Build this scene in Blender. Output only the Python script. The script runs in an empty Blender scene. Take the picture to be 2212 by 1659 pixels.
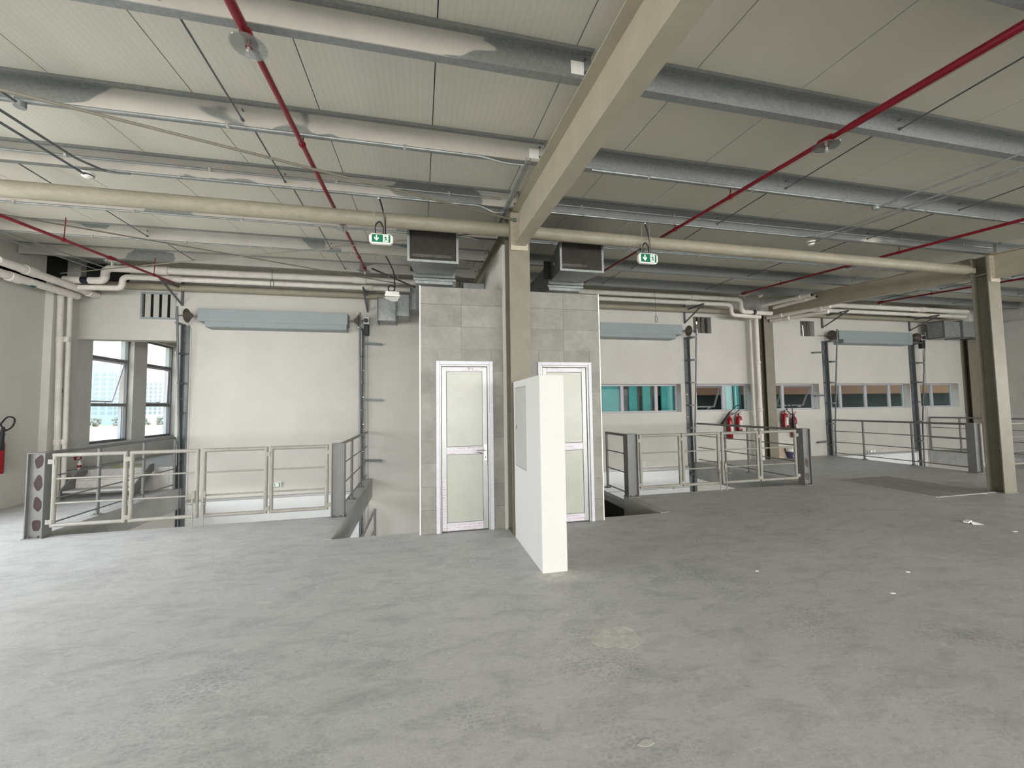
import bpy, bmesh, math, random
from math import sin, cos, pi, radians
from mathutils import Vector, Matrix
random.seed(7)
scn = bpy.context.scene
col = scn.collection

# ------------------------------------------------------------------ camera
cam_d = bpy.data.cameras.new('camera'); cam = bpy.data.objects.new('camera', cam_d); col.objects.link(cam)
R0 = Vector((0.9755036, -0.2195164, -0.0143265)); R1 = Vector((0.0018683, -0.0568557, 0.9983807)); R2 = Vector((0.2199755, 0.9739507, 0.0550528))
M = Matrix((R0, R1, -R2)).transposed().to_4x4(); M.translation = Vector((0, 0, 1.6)); cam.matrix_world = M
cam_d.sensor_width = 36.0; cam_d.lens = 877.36 / 2212 * 36; cam_d.clip_end = 1000; cam_d.clip_start = .05
scn.camera = cam
# ------------------------------------------------------------------ world, light, exposure
scn.view_settings.view_transform = 'Standard'; scn.view_settings.look = 'None'
scn.view_settings.gamma = 1; scn.view_settings.use_curve_mapping = False
scn.view_settings.exposure = 0.0
w = bpy.data.worlds.new('sky'); scn.world = w; w.use_nodes = True
wn = w.node_tree; bg = wn.nodes['Background']
tc = wn.nodes.new('ShaderNodeTexCoord'); sx = wn.nodes.new('ShaderNodeSeparateXYZ'); rp = wn.nodes.new('ShaderNodeValToRGB')
wn.links.new(tc.outputs['Generated'], sx.inputs[0]); wn.links.new(sx.outputs['Z'], rp.inputs[0]); wn.links.new(rp.outputs[0], bg.inputs[0])
rp.color_ramp.elements[0].position = 0.0; rp.color_ramp.elements[0].color = (.93, .96, 1, 1)
rp.color_ramp.elements[1].position = .6; rp.color_ramp.elements[1].color = (.72, .85, 1, 1)
bg.inputs[1].default_value = 4.0
def area(name, loc, rot, sx_, sy_, power, colr):
    l = bpy.data.lights.new(name, 'AREA'); l.shape = 'RECTANGLE'; l.size = sx_; l.size_y = sy_; l.energy = power; l.color = colr
    o = bpy.data.objects.new(name, l); col.objects.link(o); o.location = loc; o.rotation_euler = rot; return o
# daylight standing in the glazed openings of the front and left walls (upper and lower storey)
area('daylight_front_glazing', (4.5, -12.5, 1.9), (radians(66), 0, 0), 21, 2.2, 3250, (1, .985, .955))
area('daylight_left_glazing', (-7.5, 3.9, 2.1), (0, radians(-62), 0), 2.1, 6.6, 390, (.95, .975, 1))
area('added_fill_right', (18.85, -2.5, 2.0), (0, radians(62), 0), 2.1, 9.0, 380, (1, .98, .94))  # fill lamp added to lift the dim right floor; no glazing known there
area('daylight_lower_storey', (4.5, -12.4, -2.0), (radians(75), 0, 0), 21, 2.4, 2300, (1, .985, .95))

# ------------------------------------------------------------------ mesh helpers
class MB:
    def __init__(s): s.v = []; s.f = []
    def add(s, vs, fs):
        n = len(s.v); s.v += [tuple(v) for v in vs]; s.f += [tuple(i + n for i in f) for f in fs]; return s
    def box(s, x0, x1, y0, y1, z0, z1):
        return s.add([(x0,y0,z0),(x1,y0,z0),(x1,y1,z0),(x0,y1,z0),(x0,y0,z1),(x1,y0,z1),(x1,y1,z1),(x0,y1,z1)],
                     [(0,3,2,1),(4,5,6,7),(0,1,5,4),(1,2,6,5),(2,3,7,6),(3,0,4,7)])
    def bar(s, a, b, w_, h_, up=(0,0,1)):            # rectangular bar a->b, width w_, height h_
        a = Vector(a); b = Vector(b); d = (b-a).normalized(); u = Vector(up)
        if abs(d.dot(u)) > .98: u = Vector((0,1,0))
        r = d.cross(u).normalized(); u = r.cross(d)
        P = []
        for p in (a, b):
            for i, j in ((-1,-1),(1,-1),(1,1),(-1,1)): P.append(p + r*(i*w_/2) + u*(j*h_/2))
        return s.add(P, [(3,2,1,0),(4,5,6,7),(0,1,5,4),(1,2,6,5),(2,3,7,6),(3,0,4,7)])
    def tube(s, pts, r, n=12, caps=True):
        pts = [Vector(p) for p in pts]; rr = r if isinstance(r, (list, tuple)) else [r]*len(pts)
        ref = None; rings = []
        for i, p in enumerate(pts):
            if i == 0: d = pts[1]-pts[0]
            elif i == len(pts)-1: d = pts[-1]-pts[-2]
            else: d = (pts[i+1]-p).normalized() + (p-pts[i-1]).normalized()
            d = d.normalized()
            if ref is None:
                ref = Vector((0,0,1)) if abs(d.z) < .9 else Vector((0,1,0))
            x = (ref - d*ref.dot(d)).normalized(); y = d.cross(x); ref = x
            k = 1.0
            if 0 < i < len(pts)-1:
                c = (pts[i+1]-p).normalized().dot((p-pts[i-1]).normalized()); k = 1
            rings.append([p + x*(rr[i]*k*cos(2*pi*j/n)) + y*(rr[i]*k*sin(2*pi*j/n)) for j in range(n)])
        vs = [v for R_ in rings for v in R_]; fs = []
        for i in range(len(rings)-1):
            for j in range(n):
                a = i*n+j; b = i*n+(j+1) % n; fs.append((a, b, b+n, a+n))
        if caps: fs.append(tuple(range(n))[::-1]); fs.append(tuple((len(rings)-1)*n+j for j in range(n)))
        return s.add(vs, fs)
    def lathe(s, c, prof, axis='z', n=24):           # prof: list of (r, h) along the axis
        pts = []; c = Vector(c)
        for r, h in prof:
            for j in range(n):
                a = 2*pi*j/n; q = (r*cos(a), r*sin(a), h)
                q = {'z': q, 'x': (h, q[0], q[1]), 'y': (q[0], h, q[1])}[axis]; pts.append(c+Vector(q))
        fs = []
        for i in range(len(prof)-1):
            for j in range(n): a = i*n+j; b = i*n+(j+1) % n; fs.append((a,b,b+n,a+n))
        fs.append(tuple(range(n))[::-1]); fs.append(tuple((len(prof)-1)*n+j for j in range(n)))
        return s.add(pts, fs)
    def prism(s, poly, axis, a, b):                  # poly in the two other axes (x:(y,z)  y:(x,z)  z:(x,y))
        def q(p, h): return {'x': (h, p[0], p[1]), 'y': (p[0], h, p[1]), 'z': (p[0], p[1], h)}[axis]
        n = len(poly); vs = [q(p, a) for p in poly] + [q(p, b) for p in poly]
        fs = [tuple(range(n))[::-1], tuple(n+i for i in range(n))] + [(i, (i+1) % n, n+(i+1) % n, n+i) for i in range(n)]
        return s.add(vs, fs)
    def build(s, name, mat, parent=None, smooth=False, bevel=0, kind=None):
        off = origin(parent) if parent else Vector((0,0,0))
        me = bpy.data.meshes.new(name); me.from_pydata([tuple(Vector(v)-off) for v in s.v], [], s.f)
        b = bmesh.new(); b.from_mesh(me); bmesh.ops.recalc_face_normals(b, faces=b.faces)
        if bevel: bmesh.ops.bevel(b, geom=b.edges[:], offset=bevel, segments=1, affect='EDGES', clamp_overlap=True)
        b.to_mesh(me); b.free()
        if smooth:
            me.polygons.foreach_set('use_smooth', [True]*len(me.polygons)); me.set_sharp_from_angle(angle=radians(40))
        me.materials.append(mat); o = bpy.data.objects.new(name, me); col.objects.link(o)
        if parent: o.parent = parent
        if kind: o['kind'] = kind
        return o
def origin(o):
    p = Vector(o.location)
    while o.parent: o = o.parent; p = p + Vector(o.location)
    return p
def tag(o, label, cat, group=None):
    o['label'] = label; o['category'] = cat
    if group: o['group'] = group
    return o
def thing(name, label, cat, loc, group=None):
    o = bpy.data.objects.new(name, None); col.objects.link(o); o.location = loc; o.empty_display_size = .1
    return tag(o, label, cat, group)
def root(name, loc=(0,0,0)):
    o = bpy.data.objects.new(name, None); col.objects.link(o); o.location = loc; o['kind'] = 'structure'; o.empty_display_size = .1; return o
def struct(name, mb, mat, smooth=False, bevel=0):
    o = mb.build(name, mat, None, smooth, bevel); o['kind'] = 'structure'; return o
def copy_tree(o, parent=None):
    c = o.copy(); col.objects.link(c)
    if parent: c.parent = parent
    for ch in list(o.children): copy_tree(ch, c)
    return c
def arc(c, r, a0, a1, n, plane='xz'):
    out = []
    for i in range(n+1):
        a = radians(a0 + (a1-a0)*i/n); u, v = r*cos(a), r*sin(a)
        out.append({'xz': (c[0]+u, c[1], c[2]+v), 'yz': (c[0], c[1]+u, c[2]+v), 'xy': (c[0]+u, c[1]+v, c[2])}[plane])
    return out
def bend(pts, rad, n=5):                              # round the corners of a polyline
    pts = [Vector(p) for p in pts]; out = [pts[0]]
    for i in range(1, len(pts)-1):
        p = pts[i]; a = (pts[i-1]-p).normalized(); b = (pts[i+1]-p).normalized(); r = min(rad, (pts[i-1]-p).length*.45, (pts[i+1]-p).length*.45)
        A = p+a*r; B = p+b*r
        for k in range(n+1):
            t = k/n; out.append(A*(1-t)**2 + p*(2*t*(1-t)) + B*t*t)
    out.append(pts[-1]); return out

# ------------------------------------------------------------------ materials
def mat(name, base, rough=.6, metal=0.0, n1=0, s1=6, n2=0, s2=60, bump=0, bs=80, tint=None, spec=.4, stretch=None):
    m = bpy.data.materials.new(name); m.use_nodes = True; nt = m.node_tree; b = nt.nodes['Principled BSDF']
    b.inputs['Roughness'].default_value = rough; b.inputs['Metallic'].default_value = metal; b.inputs['Specular IOR Level'].default_value = spec
    b.inputs['Base Color'].default_value = (*base, 1)
    if n1 or n2 or bump:
        g = nt.nodes.new('ShaderNodeNewGeometry'); vec = g.outputs['Position']
        if stretch:
            mp = nt.nodes.new('ShaderNodeMapping'); mp.inputs['Scale'].default_value = stretch; nt.links.new(vec, mp.inputs[0]); vec = mp.outputs[0]
    cur = None
    for amt, sc in ((n1, s1), (n2, s2)):
        if not amt: continue
        t = nt.nodes.new('ShaderNodeTexNoise'); t.inputs['Scale'].default_value = sc; t.inputs['Detail'].default_value = 5; t.inputs['Roughness'].default_value = .62
        nt.links.new(vec, t.inputs['Vector'])
        mr = nt.nodes.new('ShaderNodeMapRange'); mr.inputs[1].default_value = .3; mr.inputs[2].default_value = .7
        mr.inputs[3].default_value = 1-amt; mr.inputs[4].default_value = 1+amt; nt.links.new(t.outputs[0], mr.inputs[0])
        mx = nt.nodes.new('ShaderNodeMix'); mx.data_type = 'RGBA'; mx.blend_type = 'MULTIPLY'; mx.inputs[0].default_value = 1
        if cur is None: mx.inputs[6].default_value = (*base, 1)
        else: nt.links.new(cur, mx.inputs[6])
        nt.links.new(mr.outputs[0], mx.inputs[7]); cur = mx.outputs[2]
    if cur is not None: nt.links.new(cur, b.inputs['Base Color'])
    if bump:
        t = nt.nodes.new('ShaderNodeTexNoise'); t.inputs['Scale'].default_value = bs; t.inputs['Detail'].default_value = 4; nt.links.new(vec, t.inputs['Vector'])
        bp = nt.nodes.new('ShaderNodeBump'); bp.inputs['Strength'].default_value = bump; bp.inputs['Distance'].default_value = .004
        nt.links.new(t.outputs[0], bp.inputs['Height']); nt.links.new(bp.outputs[0], b.inputs['Normal'])
    return m
def nodes(m): return m.node_tree.nodes, m.node_tree.links, m.node_tree.nodes['Principled BSDF']
def mixrgb(N, L, fac, a, b, mode='MIX'):
    x = N.new('ShaderNodeMix'); x.data_type = 'RGBA'; x.blend_type = mode
    for sock, v in ((0, fac), (6, a), (7, b)):
        if hasattr(v, 'default_value') or hasattr(v, 'is_linked'): L.new(v, x.inputs[sock])
        else: x.inputs[sock].default_value = v if sock == 0 else (*v, 1)
    return x.outputs[2]
def noise(N, L, vec, sc, det=4, rough=.6, lo=.4, hi=.6, dist=0):
    t = N.new('ShaderNodeTexNoise'); t.inputs['Scale'].default_value = sc; t.inputs['Detail'].default_value = det; t.inputs['Roughness'].default_value = rough; t.inputs['Distortion'].default_value = dist
    L.new(vec, t.inputs['Vector']); r = N.new('ShaderNodeMapRange'); r.inputs[1].default_value = lo; r.inputs[2].default_value = hi; L.new(t.outputs[0], r.inputs[0]); return r.outputs[0]
def mapped(N, L, scale, rot=(0,0,0)):
    g = N.new('ShaderNodeNewGeometry'); mp = N.new('ShaderNodeMapping'); mp.inputs['Scale'].default_value = scale; mp.inputs['Rotation'].default_value = rot
    L.new(g.outputs['Position'], mp.inputs[0]); return mp.outputs[0]

m_wall = mat('white wall paint', (.53, .51, .468), .85, n1=.05, s1=1.3, n2=.03, s2=40, bump=.25, bs=220)
m_wall_old = mat('dusty wall paint', (.50, .487, .45), .85, n1=.09, s1=3, n2=.05, s2=30, bump=.25, bs=200, stretch=(1,1,.4))
m_white = mat('fresh white plaster', (.585, .58, .555), .8, n2=.015, s2=30, bump=.15, bs=300)
m_steel = mat('beige steel paint', (.195, .178, .136), .5, n1=.10, s1=5, n2=.06, s2=60)
m_steel_lit = mat('beige steel lightened', (.40, .365, .28), .45, n1=.08, s1=4, n2=.05, s2=60)  # column beige lightened, putting missing bounced light into the rafter colour
m_steel_p = mat('beige strut paint', (.29, .265, .20), .5, n1=.12, s1=7, n2=.10, s2=40, stretch=(.4, 1, 1))
m_grey = mat('grey railing paint', (.165, .163, .155), .4, n1=.08, s1=9, n2=.05, s2=70)
m_gate = mat('pale gate paint', (.27, .258, .225), .45, n1=.12, s1=9, n2=.06, s2=70)
m_galv = mat('galvanised sheet', (.30, .32, .31), .48, .5, n1=.18, s1=9, n2=.14, s2=45)
m_galvd = mat('galvanised track steel', (.13, .145, .148), .45, .35, n1=.15, s1=14)
m_pipe_w = mat('white pipe lagging', (.70, .66, .60), .6, n1=.10, s1=7, bump=.35, bs=18)
m_pipe_v = mat('dusty plastic pipe', (.56, .535, .48), .6, n1=.14, s1=6, n2=.08, s2=40, stretch=(1,1,.5))
m_red = mat('red pipe paint', (.21, .004, .015), .33, n1=.12, s1=10)
m_redx = mat('extinguisher red', (.25, .006, .009), .25)
m_black = mat('black rubber', (.015, .015, .017), .5)
m_dark = mat('dark interior', (.03, .03, .028), .9)  # flat dark that stands in for shade in shaft, void, ducts and bores
m_alu = mat('silver aluminium frame', (.38, .382, .372), .4, .35, n1=.06, s1=8)
m_film = mat('protective film', (.56, .555, .60), .35, n1=.08, s1=25, n2=.07, s2=90)
m_panel = mat('door infill panel', (.41, .42, .365), .3, n1=.05, s1=5)
m_cover = mat('blue grey sheet cover', (.255, .295, .30), .45, n1=.04, s1=4)
m_box = mat('electrical panel grey', (.42, .42, .38), .5)
m_rust = mat('rusty drum', (.10, .085, .07), .6, .3, n1=.3, s1=20)
m_plastic = mat('white plastic', (.78, .77, .72), .4)
m_green = mat('sign green', (.005, .15, .075), .35)
m_signw = mat('sign white', (.80, .86, .79), .35)
m_teal = mat('teal tape', (.008, .09, .10), .4)
m_navy = mat('dark tape', (.012, .014, .025), .4)
m_chrome = mat('bright metal', (.75, .75, .74), .2, .9)
m_brass = mat('sprinkler metal', (.62, .60, .56), .3, .8)
m_primer = mat('red oxide primer', (.034, .019, .017), .7, n1=.25, s1=18)
m_tile_mats = [mat('grey tile %d' % i, c, .55, n1=.16, s1=4, n2=.10, s2=22, bump=.08, bs=60) for i, c in enumerate([(.235,.224,.20), (.218,.207,.185), (.255,.243,.218)])]
m_grout = mat('tile grout', (.50, .48, .44), .9)
m_door_pan = mat('dock door panel', (.64, .655, .65), .5, n1=.03, s1=3)
m_concrete = mat('bare concrete', (.40, .39, .365), .9, n1=.13, s1=3, n2=.10, s2=24, bump=.4, bs=60)
m_beamc = mat('painted concrete edge', (.40, .40, .385), .8, n1=.10, s1=4, n2=.06, s2=40, bump=.2, bs=80)
m_lowfl = mat('lower floor', (.22, .22, .21), .8, n1=.1, s1=2)
m_screed = mat('screed line', (.5, .49, .46), .9)
m_plate = mat('floor plate', (.30, .29, .262), .6, n1=.12, s1=3, n2=.10, s2=40)
m_purple = mat('purple bucket label', (.075, .065, .16), .4, n1=.3, s1=30)
m_board = mat('plywood', (.45, .36, .27), .8, n1=.12, s1=8)
m_sand = mat('sand', (.55, .43, .28), .95, n1=.25, s1=.05, n2=.12, s2=1.0)
m_bld1 = mat('far tower haze', (.42, .52, .57), .9)  # tower and window colours are paled to carry the distance haze
m_bld2 = mat('far tower cream haze', (.68, .66, .60), .9)
m_bwin = mat('far window haze', (.32, .38, .41), .6)
m_shrub = mat('far scrub', (.30, .29, .25), .95, n1=.4, s1=2)
m_yellow = mat('yellow barrier', (.75, .50, .05), .6)
m_facg = mat('opposite dark glazing', (.003, .0055, .004), .8)
m_facb = mat('opposite brown soffit', (.13, .055, .026), .8)
m_fact = mat('opposite turquoise sky panes', (.075, .31, .295), .5, n1=.2, s1=1.5, n2=.10, s2=9)  # sky reflected by the tinted panes is put into this flat colour
m_facm = mat('opposite mullion', (.05, .055, .055), .6)
m_white_l = mat('label print', (.72, .60, .58), .5, n2=.28, s2=120)
m_frame_d = mat('grey window frame', (.17, .17, .165), .5)
m_wframe = mat('dusty filmed window frame', (.42, .41, .435), .5, n1=.10, s1=20)
m_wood = mat('olive timber offcut', (.16, .17, .08), .8)

def glass(name, tint, gl=.08):
    m = bpy.data.materials.new(name); m.use_nodes = True; nt = m.node_tree; nt.nodes.clear()
    o = nt.nodes.new('ShaderNodeOutputMaterial'); t = nt.nodes.new('ShaderNodeBsdfTransparent'); g = nt.nodes.new('ShaderNodeBsdfGlossy'); x = nt.nodes.new('ShaderNodeMixShader')
    t.inputs[0].default_value = (*tint, 1); g.inputs['Roughness'].default_value = .03; g.inputs[0].default_value = (.8,.85,.85,1); x.inputs[0].default_value = gl
    nt.links.new(t.outputs[0], x.inputs[1]); nt.links.new(g.outputs[0], x.inputs[2]); nt.links.new(x.outputs[0], o.inputs[0]); return m
m_glass = glass('clear glass', (.93, .97, .97), .05)
m_tint = glass('teal tinted glass', (.74, .81, .77), .022)
m_disc = glass('clear guard disc', (.86, .87, .86), .18)

# floor: power-floated concrete, swirls, dusty streaks and faint tyre prints
m_floor = mat('power floated concrete', (.36, .36, .345), .50, spec=.5)
N, L, B = nodes(m_floor)
v0 = mapped(N, L, (1, 1, 1)); v1 = mapped(N, L, (1, 2.2, 1), (0, 0, .35))
c = mixrgb(N, L, noise(N, L, v0, .45, 3, .5, .3, .7), (.475, .478, .47), (.56, .558, .545))
c = mixrgb(N, L, noise(N, L, v1, 2.6, 8, .68, .46, .74, .6), c, mixrgb(N, L, 1.0, c, (.70, .70, .705), 'MULTIPLY'))
c = mixrgb(N, L, noise(N, L, v1, 7.0, 6, .7, .56, .80, 1.2), c, (.64, .635, .615))
vo = N.new('ShaderNodeTexVoronoi'); vo.feature = 'DISTANCE_TO_EDGE'; vo.inputs['Scale'].default_value = 26; L.new(mapped(N, L, (1, 1.5, 1)), vo.inputs['Vector'])
mr = N.new('ShaderNodeMapRange'); mr.inputs[1].default_value = .10; mr.inputs[2].default_value = .20; L.new(vo.outputs['Distance'], mr.inputs[0])
ml = N.new('ShaderNodeMath'); ml.operation = 'MULTIPLY'; L.new(mr.outputs[0], ml.inputs[0]); L.new(noise(N, L, v0, 1.3, 4, .6, .50, .64), ml.inputs[1])
m2 = N.new('ShaderNodeMath'); m2.operation = 'MULTIPLY'; m2.inputs[1].default_value = .75; L.new(ml.outputs[0], m2.inputs[0])
c = mixrgb(N, L, m2.outputs[0], c, mixrgb(N, L, 1.0, c, (.70, .70, .71), 'MULTIPLY'))
c = mixrgb(N, L, noise(N, L, v1, 19, 6, .75, .50, .66, .8), c, mixrgb(N, L, 1.0, c, (.83, .83, .835), 'MULTIPLY'))
c = mixrgb(N, L, noise(N, L, v1, 11, 6, .75, .60, .72, 1.5), c, (.66, .655, .635))
c = mixrgb(N, L, noise(N, L, v0, 90, 3, .6, .35, .65), c, mixrgb(N, L, 1.0, c, (.88, .88, .88), 'MULTIPLY'))
L.new(c, B.inputs['Base Color'])
bp = N.new('ShaderNodeBump'); bp.inputs['Strength'].default_value = .12; bp.inputs['Distance'].default_value = .004; L.new(noise(N, L, v0, 60, 5, .6, .2, .8), bp.inputs['Height']); L.new(bp.outputs[0], B.inputs['Normal'])

# ceiling sandwich panel: micro ribs along Y
def ceil_mat(name, a, b, rib):
    m = mat(name, a, .55, spec=.35); N, L, B = nodes(m)
    v = mapped(N, L, (1, .35, 1)); c = mixrgb(N, L, noise(N, L, v, 1.1, 4, .6, .3, .7), a, b)
    wv = N.new('ShaderNodeTexWave'); wv.bands_direction = 'X'; wv.inputs['Scale'].default_value = 6.2; wv.inputs['Distortion'].default_value = .15; L.new(mapped(N, L, (1, .02, 1)), wv.inputs['Vector'])
    mr = N.new('ShaderNodeMapRange'); mr.inputs[1].default_value = .90; mr.inputs[2].default_value = 1.0; mr.inputs[4].default_value = rib; L.new(wv.outputs['Fac'], mr.inputs[0])
    c = mixrgb(N, L, mr.outputs[0], c, mixrgb(N, L, 1.0, c, (.72, .72, .70), 'MULTIPLY')); L.new(c, B.inputs['Base Color'])
    bp = N.new('ShaderNodeBump'); bp.inputs['Strength'].default_value = .25*rib; bp.inputs['Distance'].default_value = .004; L.new(wv.outputs['Fac'], bp.inputs['Height']); L.new(bp.outputs[0], B.inputs['Normal'])
    return m
m_ceilL = ceil_mat('ribbed ceiling sheet', (.62, .60, .52), (.57, .55, .475), .30)
m_ceilR = ceil_mat('plain ceiling sheet', (.64, .612, .52), (.60, .573, .485), .06)

# purlins: galvanised steel partly over-sprayed with cream paint
def purlin_mat(name, lo, hi):
    m = mat(name, (.4,.4,.4), .5); N, L, B = nodes(m)
    v = mapped(N, L, (.55, 3, 1.2)); mask = noise(N, L, v, 1.3, 3, .45, lo, hi, .25)
    galv = mixrgb(N, L, noise(N, L, mapped(N, L, (1,1,1)), 40, 4, .7, .3, .7), (.235, .25, .24), (.34, .355, .345))
    paint = mixrgb(N, L, noise(N, L, mapped(N, L, (1,1,1)), 3, 4, .6, .3, .7), (.46, .435, .39), (.53, .505, .455))
    L.new(mixrgb(N, L, mask, paint, galv), B.inputs['Base Color'])
    mm = N.new('ShaderNodeMath'); mm.operation = 'MULTIPLY'; mm.inputs[1].default_value = .55; L.new(mask, mm.inputs[0]); L.new(mm.outputs[0], B.inputs['Metallic']); return m
m_purL = purlin_mat('over-sprayed purlin', .575, .582)
m_purR = purlin_mat('galvanised purlin', .30, .33)
m_purE = purlin_mat('bright galvanised purlin', .2, .22)

# film with faint red print
m_print = mat('printed protective film', (.60, .585, .625), .35); N, L, B = nodes(m_print)
bk = N.new('ShaderNodeTexBrick'); bk.inputs['Scale'].default_value = 1; bk.inputs['Brick Width'].default_value = .13; bk.inputs['Row Height'].default_value = .035; bk.inputs['Mortar Size'].default_value = .011
bk.inputs['Color1'].default_value = (.42, .17, .21, 1); bk.inputs['Color2'].default_value = (.60,.585,.625,1); bk.inputs['Mortar'].default_value = (.60, .585, .625, 1)
g = N.new('ShaderNodeNewGeometry'); sp = N.new('ShaderNodeSeparateXYZ'); cb = N.new('ShaderNodeCombineXYZ'); L.new(g.outputs['Position'], sp.inputs[0]); L.new(sp.outputs['X'], cb.inputs[0]); L.new(sp.outputs['Z'], cb.inputs[1]); L.new(cb.outputs[0], bk.inputs['Vector'])
L.new(mixrgb(N, L, noise(N, L, mapped(N, L, (1,1,1)), 140, 2, .5, .40, .60), (.60,.585,.625), bk.outputs['Color']), B.inputs['Base Color'])

# ------------------------------------------------------------------ roof plane
A0 = 3.7965; SL = .07
def zr(y): return A0 + SL*y                      # underside of purlins / top of rafters
def zs(y): return A0 + .2 + SL*y                 # underside of roof sheet
XL, XR, YF, YB = -6.9, 18.25, -12.0, 9.9
LOW = -4.2
# ------------------------------------------------------------------ floor
fl = MB()
for x0, x1, y0, y1 in ((XL, XR, YF, 5.46), (XL, -1.08, 5.46, 6.6), (0.0, 2.49, 5.46, YB), (3.5, XR, 5.46, 6.6),
                       (XL, -4.88, 6.6, YB), (7.3, 11.97, 6.6, YB), (15.9, XR, 6.6, YB)):
    fl.box(x0, x1, y0, y1, -.40, 0)
floor = struct('floor', fl, m_floor)
MB().box(-1.30, -1.08, 6.6, YB, -.42, .002).build('edge_beam', m_beamc, floor, bevel=.008)
MB().box(-1.16, -1.07, 5.46, 6.62, -.42, .004).build('edge_beam', m_beamc, floor, bevel=.008)
MB().box(3.46, 3.62, 5.47, 6.6, -.40, .004).build('edge_beam', m_beamc, floor, bevel=.008)
MB().box(3.46, 3.58, 6.6, YB, -.22, -.10).build('edge_beam', m_beamc, floor, bevel=.006)
MB().box(-5.05, -4.87, 6.62, YB, -.42, .003).build('edge_beam', m_beamc, floor, bevel=.008)
MB().box(7.29, 7.45, 6.62, YB, -.42, .003).build('edge_beam', m_beamc, floor, bevel=.008)
struct('floor_lower', MB().box(XL, XR, YF, YB, LOW-.2, LOW), m_lowfl)
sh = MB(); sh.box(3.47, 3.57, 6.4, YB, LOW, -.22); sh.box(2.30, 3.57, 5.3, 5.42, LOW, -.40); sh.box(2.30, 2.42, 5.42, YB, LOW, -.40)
struct('wall_shaft', sh, m_dark)  # shade of the enclosed stair shaft is put into its dark colour
# ------------------------------------------------------------------ walls
bw = root('wall_back')
WIN = [(4.30, 7.01), (7.50, 9.29), (9.97, 11.72), (12.17, 15.33), (15.76, 17.45)]; WZ0, WZ1 = 1.38, 2.15
LOUV = [(7.48, 8.06, 3.59, 4.05), (11.15, 11.67, 3.585, 4.05), (-5.69, -5.07, 3.56, 4.09)]
wb = MB()
def slab(x0, x1, z0, z1): wb.box(x0, x1, YB, YB+.24, z0, z1)
TOP = 4.28
slab(XL-.2, -5.03, 3.09, 3.56); slab(XL-.2, -5.69, 3.56, 4.09); slab(-5.07, -5.03, 3.56, 4.09); slab(XL-.2, -5.03, 4.09, TOP)
slab(XL-.2, -5.03, LOW, 0.0)
slab(-5.03, 4.30, LOW, TOP); slab(4.30, XR, LOW, WZ0)
px = 4.30
for x0, x1 in WIN:
    if x0 > px: slab(px, x0, WZ0, WZ1)
    px = x1
slab(px, XR, WZ0, WZ1); slab(4.30, XR, WZ1, 3.585)
px = 4.30
for x0, x1, z0, z1 in LOUV[:2]: slab(px, x0, 3.585, 4.05); px = x1
slab(px, XR, 3.585, 4.05); slab(4.30, XR, 4.05, TOP)
wb.build('plaster', m_wall, bw)
x = -5.95
MB().box(-7.1, -5.95, YB+.14, YB+.2, TOP, zs(YB)+.06).box(-7.1, -7.0, 9.25, YB+.2, 4.12, zs(YB)+.06).build('void_shade', m_dark, bw)  # dark sheets put in where the open void has only shade
while x < XR:                                     # sandwich panels above the plaster
    MB().box(x+.006, min(x+.985, XR)-.002, YB+.03, YB+.2, TOP+.005, zs(YB)+.02).build('panel', m_wall_old, bw); x += .985
lw = MB()
lw.box(XL-.3, XL, YF, .5, 0, 3.9); lw.box(XL-.3, XL, .5, 7.3, 0, .8); lw.box(XL-.3, XL, .5, 7.3, 3.0, 3.95); lw.box(XL-.3, XL, 7.3, 9.3, 0, 4.6)
lw.box(XL-.3, XL, YF, YB, LOW, 0); lw.box(XL-.3, XL, YF, 9.3, 3.9, 4.1)
leftw = struct('wall_left', lw, m_wall)
MB().box(XL-.1, -6.77, 9.3, 9.9, 0, 4.14).build('pilaster', m_wall, leftw)
ww = MB(); W1 = (10.3, 11.57); W2 = (12.06, 13.32); SZ, HZ = .93, 3.42
ww.box(-7.05, -6.77, 9.9, 14.2, LOW, SZ); ww.box(-7.05, -6.77, 9.9, 14.2, HZ, 4.7)
ww.box(-7.05, -6.77, 9.9, W1[0], SZ, HZ); ww.box(-7.05, -6.77, W1[1], W2[0], SZ, HZ); ww.box(-7.05, -6.77, W2[1], 14.2, SZ, HZ)
ww.build('window_wall', m_wall_old, leftw)
al = MB(); al.box(-7.05, -4.8, 14.2, 14.4, LOW, 4.7); al.box(-5.03, -4.85, 10.14, 14.2, LOW, 4.7)
struct('wall_alcove', al, m_wall)
struct('ceiling_alcove', MB().box(-7.05, -4.8, 10.15, 14.4, 4.3, 4.5), m_wall)
rw = MB(); rw.box(XR, XR+.2, YF, YB+.2, LOW, .8); rw.box(XR, XR+.2, YF, -7.2, .8, 3.6); rw.box(XR, XR+.2, -7.2, 2.2, 2.95, 4.1); rw.box(XR, XR+.2, 2.2, YB+.2, .8, 4.06); rw.box(XR+.12, XR+.2, 2.2, YB+.2, 4.06, 4.8); struct('wall_right', rw, m_wall_old)
fw = MB(); fw.box(XL, XR, YF-.2, YF, -.4, .45); fw.box(XL, XR, YF-.2, YF, 2.95, 3.3); fw.box(XL, XL+.6, YF-.2, YF, .45, 2.95); fw.box(XR-.6, XR, YF-.2, YF, .45, 2.95)
for xx in (-2.5, 1.2, 5.5, 9.8, 14): fw.box(xx-.12, xx+.12, YF-.2, YF, .45, 2.95)
fw.box(XL, XR, YF-.2, YF, LOW, -3.7); fw.box(XL, XR, YF-.2, YF, -.8, -.4)
struct('wall_front', fw, m_wall)
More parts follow.
